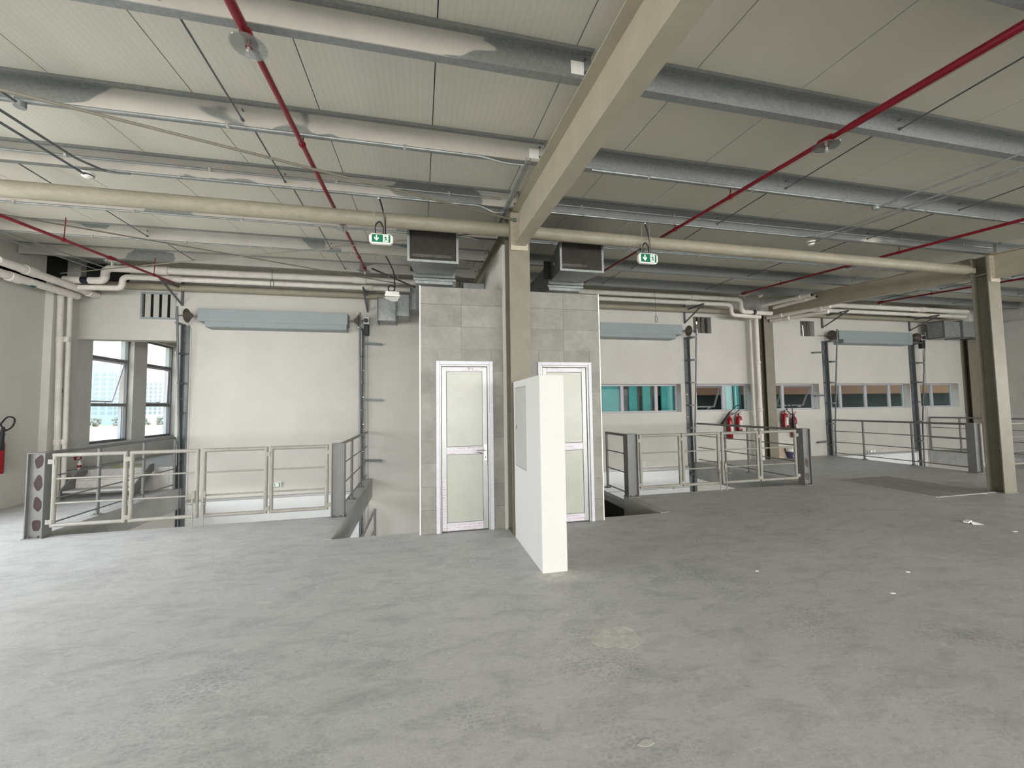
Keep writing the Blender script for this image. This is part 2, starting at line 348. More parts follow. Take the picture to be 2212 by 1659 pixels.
# ceiling panels
ce = root('ceiling'); x = -6.78 - .985
while x < XR:
    a, b_ = max(x, XL)+.004, min(x+.985, XR)-.004
    if b_ > a:
        p = MB(); p.prism([(YF, zs(YF)), (10.15, zs(10.15)), (10.15, zs(10.15)+.06), (YF, zs(YF)+.06)], 'x', a, b_)
        p.build('panel', m_ceilL if x < 1.0 else m_ceilR, ce)
    x += .985
MB().prism([(YF-.2, zs(YF)+.062), (10.3, zs(10.3)+.062), (10.3, zs(10.3)+.14), (YF-.2, zs(YF)+.14)], 'x', XL-.3, XR+.2).build('roof_sheet', m_dark, ce)
# roof structure ---------------------------------------------------------------
ORD = ['nearest', 'second', 'third', 'fourth', 'fifth', 'sixth', 'seventh']
PY = [1.56, 2.73, 3.89, 5.02, 6.2, 7.45, 8.78]
BAY = [(-6.88, 1.235, 'left bay', m_purL), (1.295, 9.80, 'middle bay', m_purR), (9.88, 18.2, 'right bay', m_purR)]
SAG = [(-4.2, -1.5), (4.2, 6.98), (12.65, 15.4)]
for bi, (x0, x1, bn, pm) in enumerate(BAY):
    for i, y in enumerate(PY):
        if bi == 2 and i < 2: continue
        yw = y - .065; zb = zr(y); zt = zs(yw) - .003
        m_ = m_purE if (i == 6 and bi) else pm
        t = thing('roof_purlin', '%s steel purlin, %s, in the %s roof' % ('patchy cream and grey' if bi == 0 else 'bare galvanised', 'nearest the camera' if i == 0 else ('beside the back wall' if i == 6 else ORD[i]+' row from the camera'), bn), 'purlin', (x0, y, zb))
        MB().box(x0, x1, yw-.004, yw+.004, zb, zt).build('web', m_, t)
        f_ = MB(); f_.box(x0, x1, yw+.004, y, zb, zb+.006); f_.box(x0, x1, y-.005, y, zb+.006, zb+.022); f_.build('bottom_flange', m_purR if bi == 0 else m_, t)
        f_ = MB(); f_.box(x0, x1, yw-.07, yw-.004, zt-.007, zt); f_.box(x0, x1, yw-.07, yw-.065, zt-.028, zt-.007); f_.build('top_flange', m_purR, t)
        if bi == 0 and i in (1, 2): MB().box(x1-.16, x1-.06, yw-.0075, yw-.0045, zb+.03, zb+.13).build('white_patch', m_plastic, t)
        for e in ((x1-.05, .05), (x1-.05, .15)):
            if bi == 0: MB().lathe((e[0], yw-.004, zb+e[1]), [(.012, 0), (.012, -.012)], 'y', 8).build('bolt', m_galvd, t, True)
        if i < 6:
            y2 = PY[i+1]-.065
            for k, xs in enumerate(SAG[bi]):
                r_ = MB(); r_.tube([(xs, yw-.03, zb+.13), (xs, y2+.03, zr(y2)+.05)], .0075, 6); r_.lathe((xs, y2-.004, zr(y2)+.05), [(.014, -.018), (.014, 0)], 'y', 8); r_.build('sag_rod', m_galvd, t, True)
def ibeam(name, cx, y0, y1, bot, top, bw_, tw_, label, mt=m_steel_lit, endplate=None):
    t = thing(name, label, 'rafter', (cx, y1, top(y1)))
    def pr(x0, x1, za, zb_): return MB().prism([(y0, za(y0)), (y1, za(y1)), (y1, zb_(y1)), (y0, zb_(y0))], 'x', x0, x1)
    pr(cx-bw_/2, cx+bw_/2, bot, lambda y: bot(y)+.012).build('bottom_flange', mt, t)
    pr(cx-tw_/2, cx+tw_/2, lambda y: top(y)-.012, lambda y: top(y)-.001).build('top_flange', mt, t)
    pr(cx-.005, cx+.005, lambda y: bot(y)+.012, lambda y: top(y)-.012).build('web', mt, t)
    if endplate:
        ye = endplate; MB().box(cx-.115, cx+.115, ye-.02, ye, bot(ye)-.06, top(ye)-.02).build('end_plate', mt, t)
        for k in range(4):
            for s in (-1, 1): MB().lathe((cx+s*.07, ye-.02, bot(ye)+.07+k*.09), [(.016, -.014), (.016, 0)], 'y', 6).build('bolt', mt, t)
    return t
ibeam('roof_rafter', 1.2625, -11.9, 5.03, lambda y: 3.385+.06*y, zr, .155, .20, 'beige steel i-beam rafter rising overhead to the middle column', endplate=5.048)
ibeam('roof_rafter', 1.2625, 5.34, 9.85, lambda y: 3.83+.07*(y-5.28), zr, .155, .18, 'beige steel rafter behind the middle column, above the white partition')
ibeam('roof_rafter', 9.838, -11.9, 4.97, lambda y: 3.42+.06*y, zr, .155, .20, 'beige steel rafter running toward the camera from the right column', endplate=4.988)
ibeam('roof_rafter', 9.838, 5.23, 9.7, lambda y: 3.80+.07*(y-5.28), zr, .155, .18, 'beige steel rafter between the right column and the back wall')
def hcol(name, label, x0, x1, y0, y1, z0, z1, mt, cat='column', tf=.014, base=True):
    t = thing(name, label, cat, ((x0+x1)/2, (y0+y1)/2, z0)); t['kind'] = 'thing'
    MB().box(x0, x1, y0, y0+tf, z0, z1).build('front_flange', mt, t)
    MB().box(x0, x1, y1-tf, y1, z0, z1).build('back_flange', mt, t)
    MB().box((x0+x1)/2-.006, (x0+x1)/2+.006, y0+tf, y1-tf, z0, z1).build('web', mt, t)
    if base: MB().box(x0-.01, x1+.01, y0-.01, y1+.01, z0, z0+.012).build('base_plate', mt, t)
    return t
hcol('steel_column', 'beige steel h-column in the middle between the two tiled toilet fronts', 1.128, 1.403, 5.05, 5.325, 0, zr(5.2)-.002, m_steel)
t = hcol('steel_column', 'free-standing beige steel h-column at the right, with pale front flange', 9.695, 9.985, 4.99, 5.215, 0, zr(5.1)-.002, m_steel)
MB().prism([(9.70, 3.80), (9.98, 3.80), (9.98, 3.815), (9.70, 3.815)], 'y', 5.004, 5.20).build('stiffener', m_steel, t)
hcol('steel_column', 'grey steel column against the back wall beside the vertical drain pipes', 9.655, 9.955, 9.70, 9.895, 0, 4.15, m_steel, tf=.012)
hcol('steel_column', 'dark steel column in the back right corner behind the railing', 17.67, 18.15, 9.70, 9.895, 0, 4.1, m_steel, tf=.012)
# strut pipes ------------------------------------------------------------------
def pipe(name, label, cat, pts, r, m_, n=20, group=None, loc=None):
    t = thing(name, label, cat, loc or pts[0], group); MB().tube(pts, r, n).build('pipe', m_, t, True); return t
t = pipe('strut_pipe', 'thick beige strut pipe crossing the left bay to the middle column', 'strut pipe', [(XL, 5.15, 3.935), (1.20, 5.15, 3.935)], .088, m_steel_p)
t = thing('strut_pipe', 'thick beige strut pipe crossing the middle bay to the right column', 'strut pipe', (1.33, 5.15, 3.92))
MB().tube([(1.33, 5.15, 3.93), (9.45, 5.15, 3.905), (9.55, 5.15, 3.905)], [.085, .085, .06], 20).build('pipe', m_steel_p, t, True)
MB().box(9.55, 9.70, 5.14, 5.16, 3.86, 3.95).build('end_plate', m_steel_p, t)
pipe('strut_pipe', 'brown-grey girt pipe along the back wall of the left bay', 'strut pipe', [(XL, 9.79, 4.205), (1.1, 9.79, 4.205)], .072, m_steel_p)
pipe('strut_pipe', 'brown-grey girt pipe along the back wall of the middle bay', 'strut pipe', [(1.35, 9.79, 4.205), (9.65, 9.79, 4.205)], .072, m_steel_p)
pipe('strut_pipe', 'brown-grey girt pipe along the back wall of the right bay', 'strut pipe', [(9.97, 9.79, 4.205), (17.6, 9.79, 4.205)], .072, m_steel_p)
# roof brace rods
def rod(label, a, b, r=.013): t = thing('brace_rod', label, 'brace rod', a); MB().tube([a, b], r, 8).build('rod', m_steel, t, True); MB().lathe(b, [(.026, -.02), (.026, .02)], 'x', 8).build('nut', m_galvd, t); return t
rod('long thin brace rod slanting over the left bay to the middle column top', (-6.85, 2.30, 3.93), (1.20, 5.02, 4.02))
rod('thin brace rod slanting from the left wall corner to the middle column', (-6.5, 9.05, 4.18), (1.20, 5.36, 4.03), .010)
rod('thin brace rod slanting under the white pipes toward the toilet ducts', (-6.85, 5.25, 4.03), (.35, 9.17, 4.24), .010)
# channel beside rafter
t = thing('cable_channel', 'pale steel cable channel hung beside the rafter near the middle column', 'channel', (1.08, 3.82, 4.04))
ch = MB(); P0, P1 = (1.06, 3.80, 4.045), (1.075, 5.4, 4.13)
ch.bar(P0, P1, .045, .006); ch.bar((P0[0]-.022, P0[1], P0[2]+.02), (P1[0]-.022, P1[1], P1[2]+.02), .004, .045); ch.bar((P0[0]+.022, P0[1], P0[2]+.02), (P1[0]+.022, P1[1], P1[2]+.02), .004, .045); ch.build('channel', m_galv, t)
MB().tube([(1.06, 3.83, 4.05), (1.06, 3.83, 4.12)], .008, 8).build('hanger', m_galvd, t)

# ------------------------------------------------------------------ sprinkler pipes
def sprinkler_pipe(label, x, y0, y1, heads, hang, z_off=-.06, big_to=2.6, drop=None):
    def z(y): return zr(y)+z_off
    t = thing('sprinkler_pipe', label, 'sprinkler pipe', (x, y1, z(y1)))
    p = MB()
    if drop: p.tube(bend([(x, y0, zr(y0)-.06), (x, drop, zr(drop)-.06), (x, drop, z(drop)), (x, y1, z(y1))], .05), .021, 14)
    elif y0 < big_to < y1: p.tube([(x, y0, z(y0)), (x, big_to, z(big_to)), (x, big_to+.05, z(big_to+.05)), (x, y1, z(y1))], [.030, .030, .022, .022], 14)
    else: p.tube([(x, y0, z(y0)), (x, y1, z(y1))], .021, 14)
    p.build('pipe', m_red, t, True)
    for y in heads:
        f_ = MB(); f_.tube([(x, y-.055, z(y-.055)), (x, y+.055, z(y+.055))], .036, 14); f_.tube([(x, y, z(y)), (x, y, z(y)-.055)], [.028, .022], 14); f_.build('tee_fitting', m_red, t, True)
        d = MB(); d.lathe((x, y, z(y)-.062), [(.105, .012), (.107, .008), (.105, .005), (.018, .0), (.018, .004), (.10, .009)], 'z', 32); hd = d.build('guard_plate', m_disc, t, True)
        h = MB(); h.lathe((x, y, z(y)-.115), [(.016, 0), (.016, .004), (.005, .006), (.005, .030), (.011, .034), (.011, .056)], 'z', 14)
        h.tube([(x-.012, y, z(y)-.11), (x-.014, y, z(y)-.085), (x-.008, y, z(y)-.07)], .003, 6); h.tube([(x+.012, y, z(y)-.11), (x+.014, y, z(y)-.085), (x+.008, y, z(y)-.07)], .003, 6)
        h.build('sprinkler_head', m_brass, hd, True)
    for y in hang:
        h = MB(); h.lathe((x, y, z(y)), [(.03, -.012), (.03, .012)], 'y', 14); h.tube([(x, y, z(y)), (x+.012, y, zr(y)+.05)], .006, 6); h.build('pipe_hanger', m_red, t, True)
SPL = [('red sprinkler pipe nearest the left wall, ending above the dock door', -4.83, -6, 9.32, [7.66], [6.75, 8.7], -.27, 2.6, 5.5),
       ('red sprinkler pipe over the left bay, ending near the toilet ducts', -1.045, -6, 8.22, [2.72, 5.86, 8.17], [3.9, 7.4]),
       ('red sprinkler pipe over the middle bay, passing behind the right toilet duct', 3.545, -6, 9.3, [2.80, 5.85], [3.95, 5.0, 8.7]),
       ('red sprinkler pipe left of the right column, running to the white drain pipes', 7.86, -6, 8.5, [5.9, 8.45], [5.1, 7.4]),
       ('red sprinkler pipe behind the right column in the right bay', 12.45, -6, 8.66, [5.6, 8.6], [7.45])]
for a in SPL: sprinkler_pipe(*a)
# ------------------------------------------------------------------ conduits
def conduit(label, pts, r=.011, clips=(), mt=None, boxes=()):
    mt = mt or m_galv; t = thing('conduit', label, 'conduit', pts[0]); MB().tube(bend(pts, .08), r, 8).build('tube', mt, t, True)
    for p in clips: MB().box(p[0]-.012, p[0]+.012, p[1]-.016, p[1]+.016, p[2]-.016, p[2]+.018).build('saddle', m_chrome, t)
    for p in boxes: MB().lathe((p[0], p[1], p[2]-.02), [(.035, 0), (.038, .01), (.038, .05)], 'z', 14).build('junction_box', m_galv, t, True)
    return t
def along(bi, i, dz, dy, x0, x1, label, bends=None, r=.011):
    y = PY[i]-.065+dy; z = zr(PY[i])+dz
    pts = [(x0, y, z), (x1, y, z)] + (bends or [])
    n = max(2, int(abs(x1-x0)/1.25)); conduit(label, pts, r, [(x0+(x1-x0)*(k+.5)/n, y, z) for k in range(n)])
along(0, 2, -.012, -.0, -6.8, .60, 'conduit clipped under the third purlin row of the left bay', [(.80, 3.83, 4.02), (1.02, 3.83, 4.02)])
along(0, 3, .095, -.016, -6.8, 1.0, 'shiny conduit along the mid web of the fourth purlin row in the left bay')
along(0, 3, -.012, -.0, -3.2, .75, 'conduit clipped under the fourth purlin row of the left bay', [(.92, 4.955, 4.06), (1.04, 4.955, 4.08)])
along(0, 4, -.012, -.0, -6.8, .75, 'conduit clipped under the fifth purlin row of the left bay', [(.95, 6.1, 4.15), (1.0, 6.1, 4.17)])
along(0, 5, -.012, 0, -6.8, .7, 'conduit clipped under the sixth purlin row of the left bay', [(.95, 7.36, 4.26)])
along(1, 2, -.012, 0, 1.75, 9.7, 'conduit clipped under the third purlin row of the middle bay', None)
along(1, 3, .095, -.016, 1.4, 9.75, 'shiny conduit along the mid web of the fourth purlin row in the middle bay')
along(1, 3, -.012, 0, 1.45, 5.55, 'conduit under the fourth purlin row ending at the right smoke detector', [(5.75, 4.955, 4.135), (5.92, 4.6, 4.09), (5.95, 2.0, 3.90), (5.95, -6, 3.34)])
along(1, 4, -.012, 0, 1.4, 9.6, 'conduit clipped under the fifth purlin row of the middle bay')
conduit('dark conduit running toward the camera to a round box on the left third purlin row', [(-3.08, -6, 3.35), (-3.08, 3.83, 4.035)], .011, (), m_galvd, [(-3.08, 3.85, 4.03)])
conduit('dark conduit crossing the left ceiling and turning along the fourth purlin row', [(-3.3, -6, 3.34), (-3.3, 4.7, 4.095), (-3.2, 4.95, 4.115), (-3.0, 4.955, 4.12)], .012, (), m_galvd)
conduit('dark conduit crossing the left ceiling to the left smoke detector', [(-3.44, -6, 3.33), (-3.44, 5.03, 4.105)], .012, (), m_galvd)
conduit('conduit over the middle bay running to a box on the third purlin row', [(5.65, -6, 3.33), (5.6, 3.83, 4.03)], .011, (), m_galv, [(5.6, 3.85, 4.03)])
conduit('conduit over the middle bay ending beside the right smoke detector', [(6.07, -6, 3.33), (6.04, 5.06, 4.11)], .011, (), m_galv)
conduit('pale conduit running back along the left wall, upper of two', [(-5.95, -6, 3.34), (-5.95, 9.3, 4.40)], .011)
conduit('pale conduit running back along the left wall, lower of two', [(-6.1, -6, 3.30), (-6.1, 9.3, 4.36)], .010)
# smoke detectors
def detector(label, x, y):
    z = zr(y)-.012; t = thing('smoke_detector', label, 'smoke detector', (x, y, z))
    MB().lathe((x, y, z-.022), [(.055, 0), (.06, .006), (.06, .022)], 'z', 24).build('base', m_plastic, t, True)
    MB().lathe((x, y, z-.062), [(.012, 0), (.03, .004), (.050, .018), (.052, .024)], 'z', 24).build('head', m_plastic, t, True)
    s = MB()
    for k in range(8): a = 2*pi*k/8+.2; s.bar((x+.047*cos(a-.25), y+.047*sin(a-.25), z-.031), (x+.047*cos(a+.25), y+.047*sin(a+.25), z-.031), .012, .008)
    s.build('vent_slots', m_black, t); MB().box(x-.02, x+.02, y-.012, y+.012, z, z+.012).build('bracket', m_galvd, t)
detector('white round smoke detector hung under the left ceiling', -3.44, 5.06)
detector('white round smoke detector hung under the middle bay ceiling', 6.04, 5.10)
detector('small white smoke detector near the back drain pipes, right of the red pipe end', 8.62, 8.74)

# ------------------------------------------------------------------ toilet block
tb = MB(); DX = [(.215, .925), (1.587, 2.335)]; DZ = 2.185; FY = 5.34
tb.box(0.0, 2.49, FY+.16, YB, 0, 3.18)
xs = [0.0, DX[0][0], DX[0][1], DX[1][0], DX[1][1], 2.49]
for i in (0, 2, 4): tb.box(xs[i], xs[i+1], FY+.012, FY+.16, 0, 3.18)
for d in DX: tb.box(d[0], d[1], FY+.012, FY+.16, DZ, 3.18)
tw = struct('wall_toilet', tb, m_grout)
MB().box(-.012, .003, FY-.004, FY+.02, 0, 3.19).build('corner_trim', m_plastic, tw)
MB().box(2.487, 2.502, FY-.004, FY+.02, 0, 3.19).build('corner_trim', m_plastic, tw)
MB().box(-.012, .0, FY+.02, YB, 0, 3.18).build('side_plaster', m_wall, tw)
MB().box(2.49, 2.502, FY+.02, YB, 0, 3.18).build('side_plaster', m_wall, tw)
rows = [0] + [.0+.2954*k for k in range(1, 11)] + [3.182]
colsx = [(.003, .53), (.53, 1.115), (1.418, 1.955), (1.955, 2.487)]
k = 0
for r in range(11):
    z0, z1 = rows[r], rows[r+1]
    for (a, b_) in colsx:
        segs = [(a, b_)]
        for d in DX:
            if z0 < DZ-.02:
                ns = []
                for (p, q) in segs:
                    if q <= d[0] or p >= d[1]: ns.append((p, q)); continue
                    if p < d[0]: ns.append((p, d[0]))
                    if q > d[1]: ns.append((d[1], q))
                segs = ns
        for (p, q) in segs:
            if q-p < .02: continue
            zz0 = z0; zz1 = z1
            if z0 < DZ < z1 and any(p >= d[0]-.3 and q <= d[1]+.3 for d in DX): zz1 = z1
            k += 1; pr_ = random.uniform(-.001, .001)
            MB().box(p+.0015, q-.0015, FY+pr_, FY+.0125, zz0+.0015, zz1-.0015).build('tile', m_tile_mats[(k*7+r) % 3], tw)
for d, cuts in zip(DX, ((.53,), (1.955,))):              # tiles cut above the doors
    e = [d[0]] + list(cuts) + [d[1]]
    for i in range(len(e)-1): MB().box(e[i]+.0015, e[i+1]-.0015, FY, FY+.0125, DZ+.003, rows[8]-.0015).build('tile', m_tile_mats[i % 3], tw)
def toilet_door(n, x0, x1, label_hand, handle):
    dr = root('door_%d' % n, ((x0+x1)/2, FY, 0)); 
    f_ = MB(); z = DZ
    f_.box(x0-.018, x0+.028, FY-.022, FY+.12, 0, z+.02); f_.box(x1-.028, x1+.018, FY-.022, FY+.12, 0, z+.02); f_.box(x0+.028, x1-.028, FY-.022, FY+.12, z-.028, z+.02); f_.build('frame', m_film, dr, bevel=.004)
    f_ = MB(); f_.box(x0+.028, x0+.048, FY-.004, FY+.10, 0, z-.028); f_.box(x1-.055, x1-.028, FY-.004, FY+.10, 0, z-.028); f_.box(x0+.048, x1-.055, FY-.004, FY+.10, z-.05, z-.028); f_.build('inner_frame', m_alu, dr, bevel=.002)
    a, b_ = x0+.053, x1-.060; zb, zt = .012, z-.056; y0, y1 = FY+.010, FY+.055
    lf = MB(); lf.box(a, a+.062, y0, y1, zb, zt); lf.box(b_-.062, b_, y0, y1, zb, zt); leaf = lf.build('leaf', m_alu, dr, bevel=.003)
    for (za, zc, mm) in ((zt-.062, zt, m_print), (.985, 1.085, m_print), (zb, .115, m_print)): MB().box(a+.062, b_-.062, y0, y1, za, zc).build('rail', mm, leaf, bevel=.003)
    gk = MB()
    for (za, zc) in ((1.085, zt-.062), (.115, .985)):
        gk.box(a+.062, b_-.062, y0+.012, y0+.016, za, zc)
    gk.build('gasket', m_black, leaf)
    for (za, zc) in ((1.085, zt-.062), (.115, .985)): MB().box(a+.067, b_-.067, y0+.006, y0+.03, za+.005, zc-.005).build('panel', m_panel, leaf)
    if handle:
        h = MB(); h.box(b_-.045, b_-.012, y0-.006, y0, .90, 1.10); h.tube(bend([(b_-.028, y0-.005, 1.03), (b_-.028, y0-.05, 1.03), (b_-.145, y0-.05, 1.03)], .02), .008, 8); h.build('handle', m_chrome, leaf, True)
        MB().box(b_-.034, b_-.024, y0-.008, y0-.006, .925, .955).build('lock', m_rust, leaf)
        MB().box(a+.004, a+.058, y0-.002, y0-.0005, .03, .68).build('film_strip', m_print, leaf)
        tf = MB(); tf.add([(b_-.20, y0-.002, 1.01), (b_-.08, y0-.006, 1.0), (b_-.07, y0-.012, .985), (b_-.10, y0-.004, .99)], [(0,1,2,3)]); tf.build('torn_film', m_black, leaf)
        mk = MB(); zt2 = zt-.022
        for p, q in (((.63, zt2+.008), (.655, zt2+.008)), ((.655, zt2+.008), (.645, zt2-.016)), ((.668, zt2-.004), (.679, zt2-.004)), ((.69, zt2+.002), (.70, zt2-.004)), ((.70, zt2-.004), (.698, zt2-.018))):
            mk.bar((x0-.215+p[0]-.02, y0-.001, p[1]), (x0-.215+q[0]-.02, y0-.001, q[1]), .002, .006, (0,1,0) if False else (0,0,1))
        mk.build('pen_mark', m_black, leaf)
    return dr
toilet_door(1, DX[0][0], DX[0][1], 'left', True)
toilet_door(2, DX[1][0], DX[1][1], 'right', False)
# partition above the toilets
pt = MB(); pt.prism([(5.33, 3.182), (6.78, 3.182), (6.78, 3.90), (5.33, 3.80)], 'x', 1.085, 1.21); pt.box(1.085, 1.125, 5.30, 5.335, 0, 3.8)
struct('wall_partition', pt, m_wall)
# stub wall
t = thing('stub_wall', 'white plastered half-height stub wall in front of the middle column', 'stub wall', (1.26, 4.37, 0)); t['kind'] = 'thing'
MB().box(1.135, 1.388, 3.812, 4.945, 0, 1.906).build('plaster_body', m_white, t, bevel=.004)
ap = MB().box(1.128, 1.136, 4.365, 4.845, .90, 1.815).build('access_panel', m_box, t, bevel=.002)
MB().box(1.125, 1.1285, 4.772, 4.792, 1.33, 1.375).build('latch', m_black, ap)
f_ = MB(); f_.box(1.130, 1.1355, 4.352, 4.3645, .888, 1.827); f_.box(1.130, 1.1355, 4.8455, 4.858, .888, 1.827); f_.box(1.130, 1.1355, 4.3645, 4.8455, .888, .8995); f_.box(1.130, 1.1355, 4.3645, 4.8455, 1.8155, 1.827); f_.build('panel_rim', m_alu, ap)

# ------------------------------------------------------------------ ducts above toilets
def mesh_duct(label, x0, x1, bx0, bx1, y0=5.45, y1=6.3):
    t = thing('air_duct', label, 'air duct', ((x0+x1)/2, y0, 3.55)); za, zb, ba, bb = 3.545, 3.995, 3.655, 3.99
    d = MB(); V = [(x0,y0,za),(x1,y0,za),(x1,y0,zb),(x0,y0,zb),(bx0,y1,ba),(bx1,y1,ba),(bx1,y1,bb),(bx0,y1,bb)]
    d.add(V, [(0,1,5,4),(1,2,6,5),(2,3,7,6),(3,0,4,7),(4,5,6,7)]); o = d.build('duct_body', m_galv, t)
    fr = MB(); e = .024
    fr.box(x0-.008, x0+e, y0-.022, y0+.02, za-.008, zb+.008); fr.box(x1-e, x1+.008, y0-.022, y0+.02, za-.008, zb+.008); fr.box(x0+e, x1-e, y0-.022, y0+.02, za-.008, za+e); fr.box(x0+e, x1-e, y0-.022, y0+.02, zb-e, zb+.008)
    fr.build('end_frame', m_galv, t)
    ms = MB(); n = int((x1-x0-.05)/.0135)
    for k in range(1, n): xx = x0+e+(x1-x0-2*e)*k/n; ms.box(xx-.0016, xx+.0016, y0-.004, y0-.001, za+e, zb-e)
    n = int((zb-za-.05)/.0135)
    for k in range(1, n): z_ = za+e+(zb-za-2*e)*k/n; ms.box(x0+e, x1-e, y0-.001, y0+.002, z_-.0016, z_+.0016)
    ms.build('mesh_screen', m_rust, t, kind='stuff')
    MB().box(x0+.012, x1-.012, y0+.80, y0+.82, 3.68, 3.97).build('inner_shade', m_dark, t); MB().box(x0+.05, x1-.05, y0+.45, y0+.47, 3.78, 3.82).build('damper_rod', m_galv, t)  # dark sheet added to give the duct mouth its inner shade
    fl_ = MB(); fl_.box(bx0-.03, bx1+.03, y1, y1+.035, ba-.04, ba); fl_.box(bx0-.03, bx1+.05, y1+.06, y1+.09, ba-.075, ba-.04); fl_.box(bx0-.03, bx0, y1, y1+.09, ba, bb); fl_.box(bx1, bx1+.03, y1, y1+.09, ba, bb); fl_.build('flange', m_galv, t)
    MB().box(bx0, bx1, y1+.09, 8.2, ba-.12, bb).build('rear_section', m_galv, t)
mesh_duct('galvanised air duct with mesh end above the left toilet', -.16, .50, -.075, .50)
mesh_duct('galvanised air duct with mesh end above the right toilet', 1.965, 2.63, 2.10, 2.65)
t = thing('air_duct', 'dark boxy duct piece above the toilet roof beside the white partition', 'air duct', (.85, 7.4, 3.18)); MB().box(.72, 1.08, 6.85, 7.5, 3.19, 3.72).build('duct_body', m_galv, t); MB().box(.66, .72, 7.0, 7.06, 3.19, 3.7).build('flange', m_galvd, t)
t = thing('round_duct', 'short pale round duct lying on the toilet roof', 'round duct', (.35, 6.9, 3.18)); MB().tube([(.0, 6.95, 3.29), (.62, 6.95, 3.29)], .11, 20).build('pipe', m_alu, t, True)
t = thing('flexible_hose', 'black ribbed hose loop on top of the right toilet block', 'hose', (2.25, 5.75, 3.18)); MB().tube(arc((2.25, 5.75, 3.20), .085, 0, 180, 12), .022, 10).build('hose', m_black, t, True)
def flanged_duct(label, secs):
    t = thing('air_duct', label, 'air duct', (secs[0][0], secs[0][2], secs[0][4]))
    for (x0, x1, y0, y1, z0, z1) in secs:
        b_ = MB().box(x0+.02, x1-.02, y0, y1, z0, z1).build('duct_section', m_galv, t)
        for xx in (x0, x1-.02):
            f_ = MB(); f_.box(xx, xx+.02, y0-.03, y0, z0-.03, z1+.03); f_.box(xx, xx+.02, y0, y1, z0-.03, z0); f_.box(xx, xx+.02, y0, y1, z1, z1+.03); f_.build('flange', m_galvd, b_)
            MB().lathe((xx+.01, y0-.03, (z0+z1)/2), [(.012, -.01), (.012, 0)], 'y', 6).build('bolt', m_chrome, b_)
flanged_duct('stepped galvanised duct with bolted flanges left of the toilets, near the ceiling', [(-.93, -.52, 9.3, 9.7, 3.54, 4.03), (-.50, -.22, 8.9, 9.35, 3.57, 4.03), (-.20, -.02, 8.4, 8.9, 3.60, 4.03)])
flanged_duct('shiny galvanised duct in the back right corner under the girt', [(15.75, 16.5, 9.2, 9.6, 3.56, 4.04), (16.52, 17.2, 9.2, 9.6, 3.58, 4.06), (17.22, 18.2, 9.15, 9.55, 3.58, 4.06)])

# ------------------------------------------------------------------ railings and gates
def hpost(label, x0, x1, y0=6.48, y1=6.63, h=1.08, spots=0, side=1):
    t = thing('gate_post', label, 'gate post', ((x0+x1)/2, (y0+y1)/2, 0)); tf = .012
    MB().box(x0, x0+tf, y0, y1, .012, h).build('flange', m_grey, t); MB().box(x1-tf, x1, y0, y1, .012, h).build('flange', m_grey, t)
    ym = (y0+y1)/2 - .03; wb_ = MB().box(x0+tf, x1-tf, ym-.004, ym+.004, .012, h).build('web', m_grey, t)
    MB().box(x0-.015, x1+.015, y0-.015, y1+.015, 0, .012).build('base_plate', m_grey, t)
    for sx_ in (.045, x1-x0-.045): MB().lathe((x0+sx_, y0+.012, .012), [(.011, 0), (.011, .022)], 'z', 8).build('bolt', m_rust, t)
    MB().box(x0+.0, x1-.0, y0, y1, h, h+.006).build('cap', m_grey, t)
    xm = (x0+x1)/2
    for k in range(spots):
        zc = .18+k*.27
        pts = [(xm+.008+.046*cos(a)*(1+.12*sin(3*a+k*2)), zc-.02+.088*sin(a)*(1+.22*cos(2*a+k*1.7))) for a in [2*pi*i/14 for i in range(14)]]
        MB().prism(pts, 'y', ym-.0055, ym-.0042).build('primer_patch', m_primer if spots > 2 else m_rust, wb_)
    return t
hpost('grey gate post at the far left, with dark red primer patches', -4.915, -4.725, spots=4)
hpost('grey gate post at the right end of the left gate, beside the floor beam', -1.285, -1.105)
hpost('grey gate post right of the tiled toilets, starting the middle gate', 3.50, 3.70)
hpost('grey gate post ending the middle gate, streaked, beside the bare floor', 7.22, 7.40, spots=2)
hpost('grey gate post behind the right column, left of the right gate', 11.80, 11.99)
def railing(label, pts_posts, x, y0, y1, top=1.06, rails=(.10, .42, .74), endpost=True, y_start_plate=True):
    t = thing('guard_railing', label, 'railing', (x, (y0+y1)/2, 0))
    tr = MB(); tr.tube(bend([(x, y0, top), (x, y1-.02, top), (x, y1-.02, .02)], .06) if endpost else [(x, y0, top), (x, y1, top)], .024, 12); tr.build('top_rail', m_grey, t, True)
    for z in rails: MB().tube([(x, y0, z), (x, y1-.02, z)], .011, 8).build('rail', m_grey, t, True)
    for y in pts_posts:
        p = MB().tube([(x, y, .006), (x, y, top)], .024, 12).build('post', m_grey, t, True)
        MB().box(x-.06, x+.06, y-.05, y+.05, .003, .012).build('foot_plate', m_grey, p)
        for s in (-1, 1): MB().lathe((x+s*.042, y, .012), [(.009, 0), (.009, .02)], 'z', 6).build('bolt', m_galvd, p)
railing('grey railing from the left gate post back to the dock door track', [7.72, 8.78], -4.93, 6.63, 9.76)
railing('short grey railing on the floor beam left of the toilets', [7.72, 8.85], -1.19, 6.63, 9.80, endpost=False)
railing('short dark grey railing beside the stair opening right of the toilets', [7.38], 3.545, 6.63, 7.40, endpost=False, rails=(.06, .40, .73))
railing('grey railing behind the middle gate, in front of the red extinguishers', [8.0, 8.72], 7.36, 6.63, 9.74, endpost=False)
railing('grey railing edging the right dock opening, beside the lift track', [7.735, 8.875], 11.93, 6.63, 9.76)
railing('far grey railing beyond the right dock opening', [7.3, 8.2, 9.1], 15.98, 6.63, 9.86)
GY = 6.515
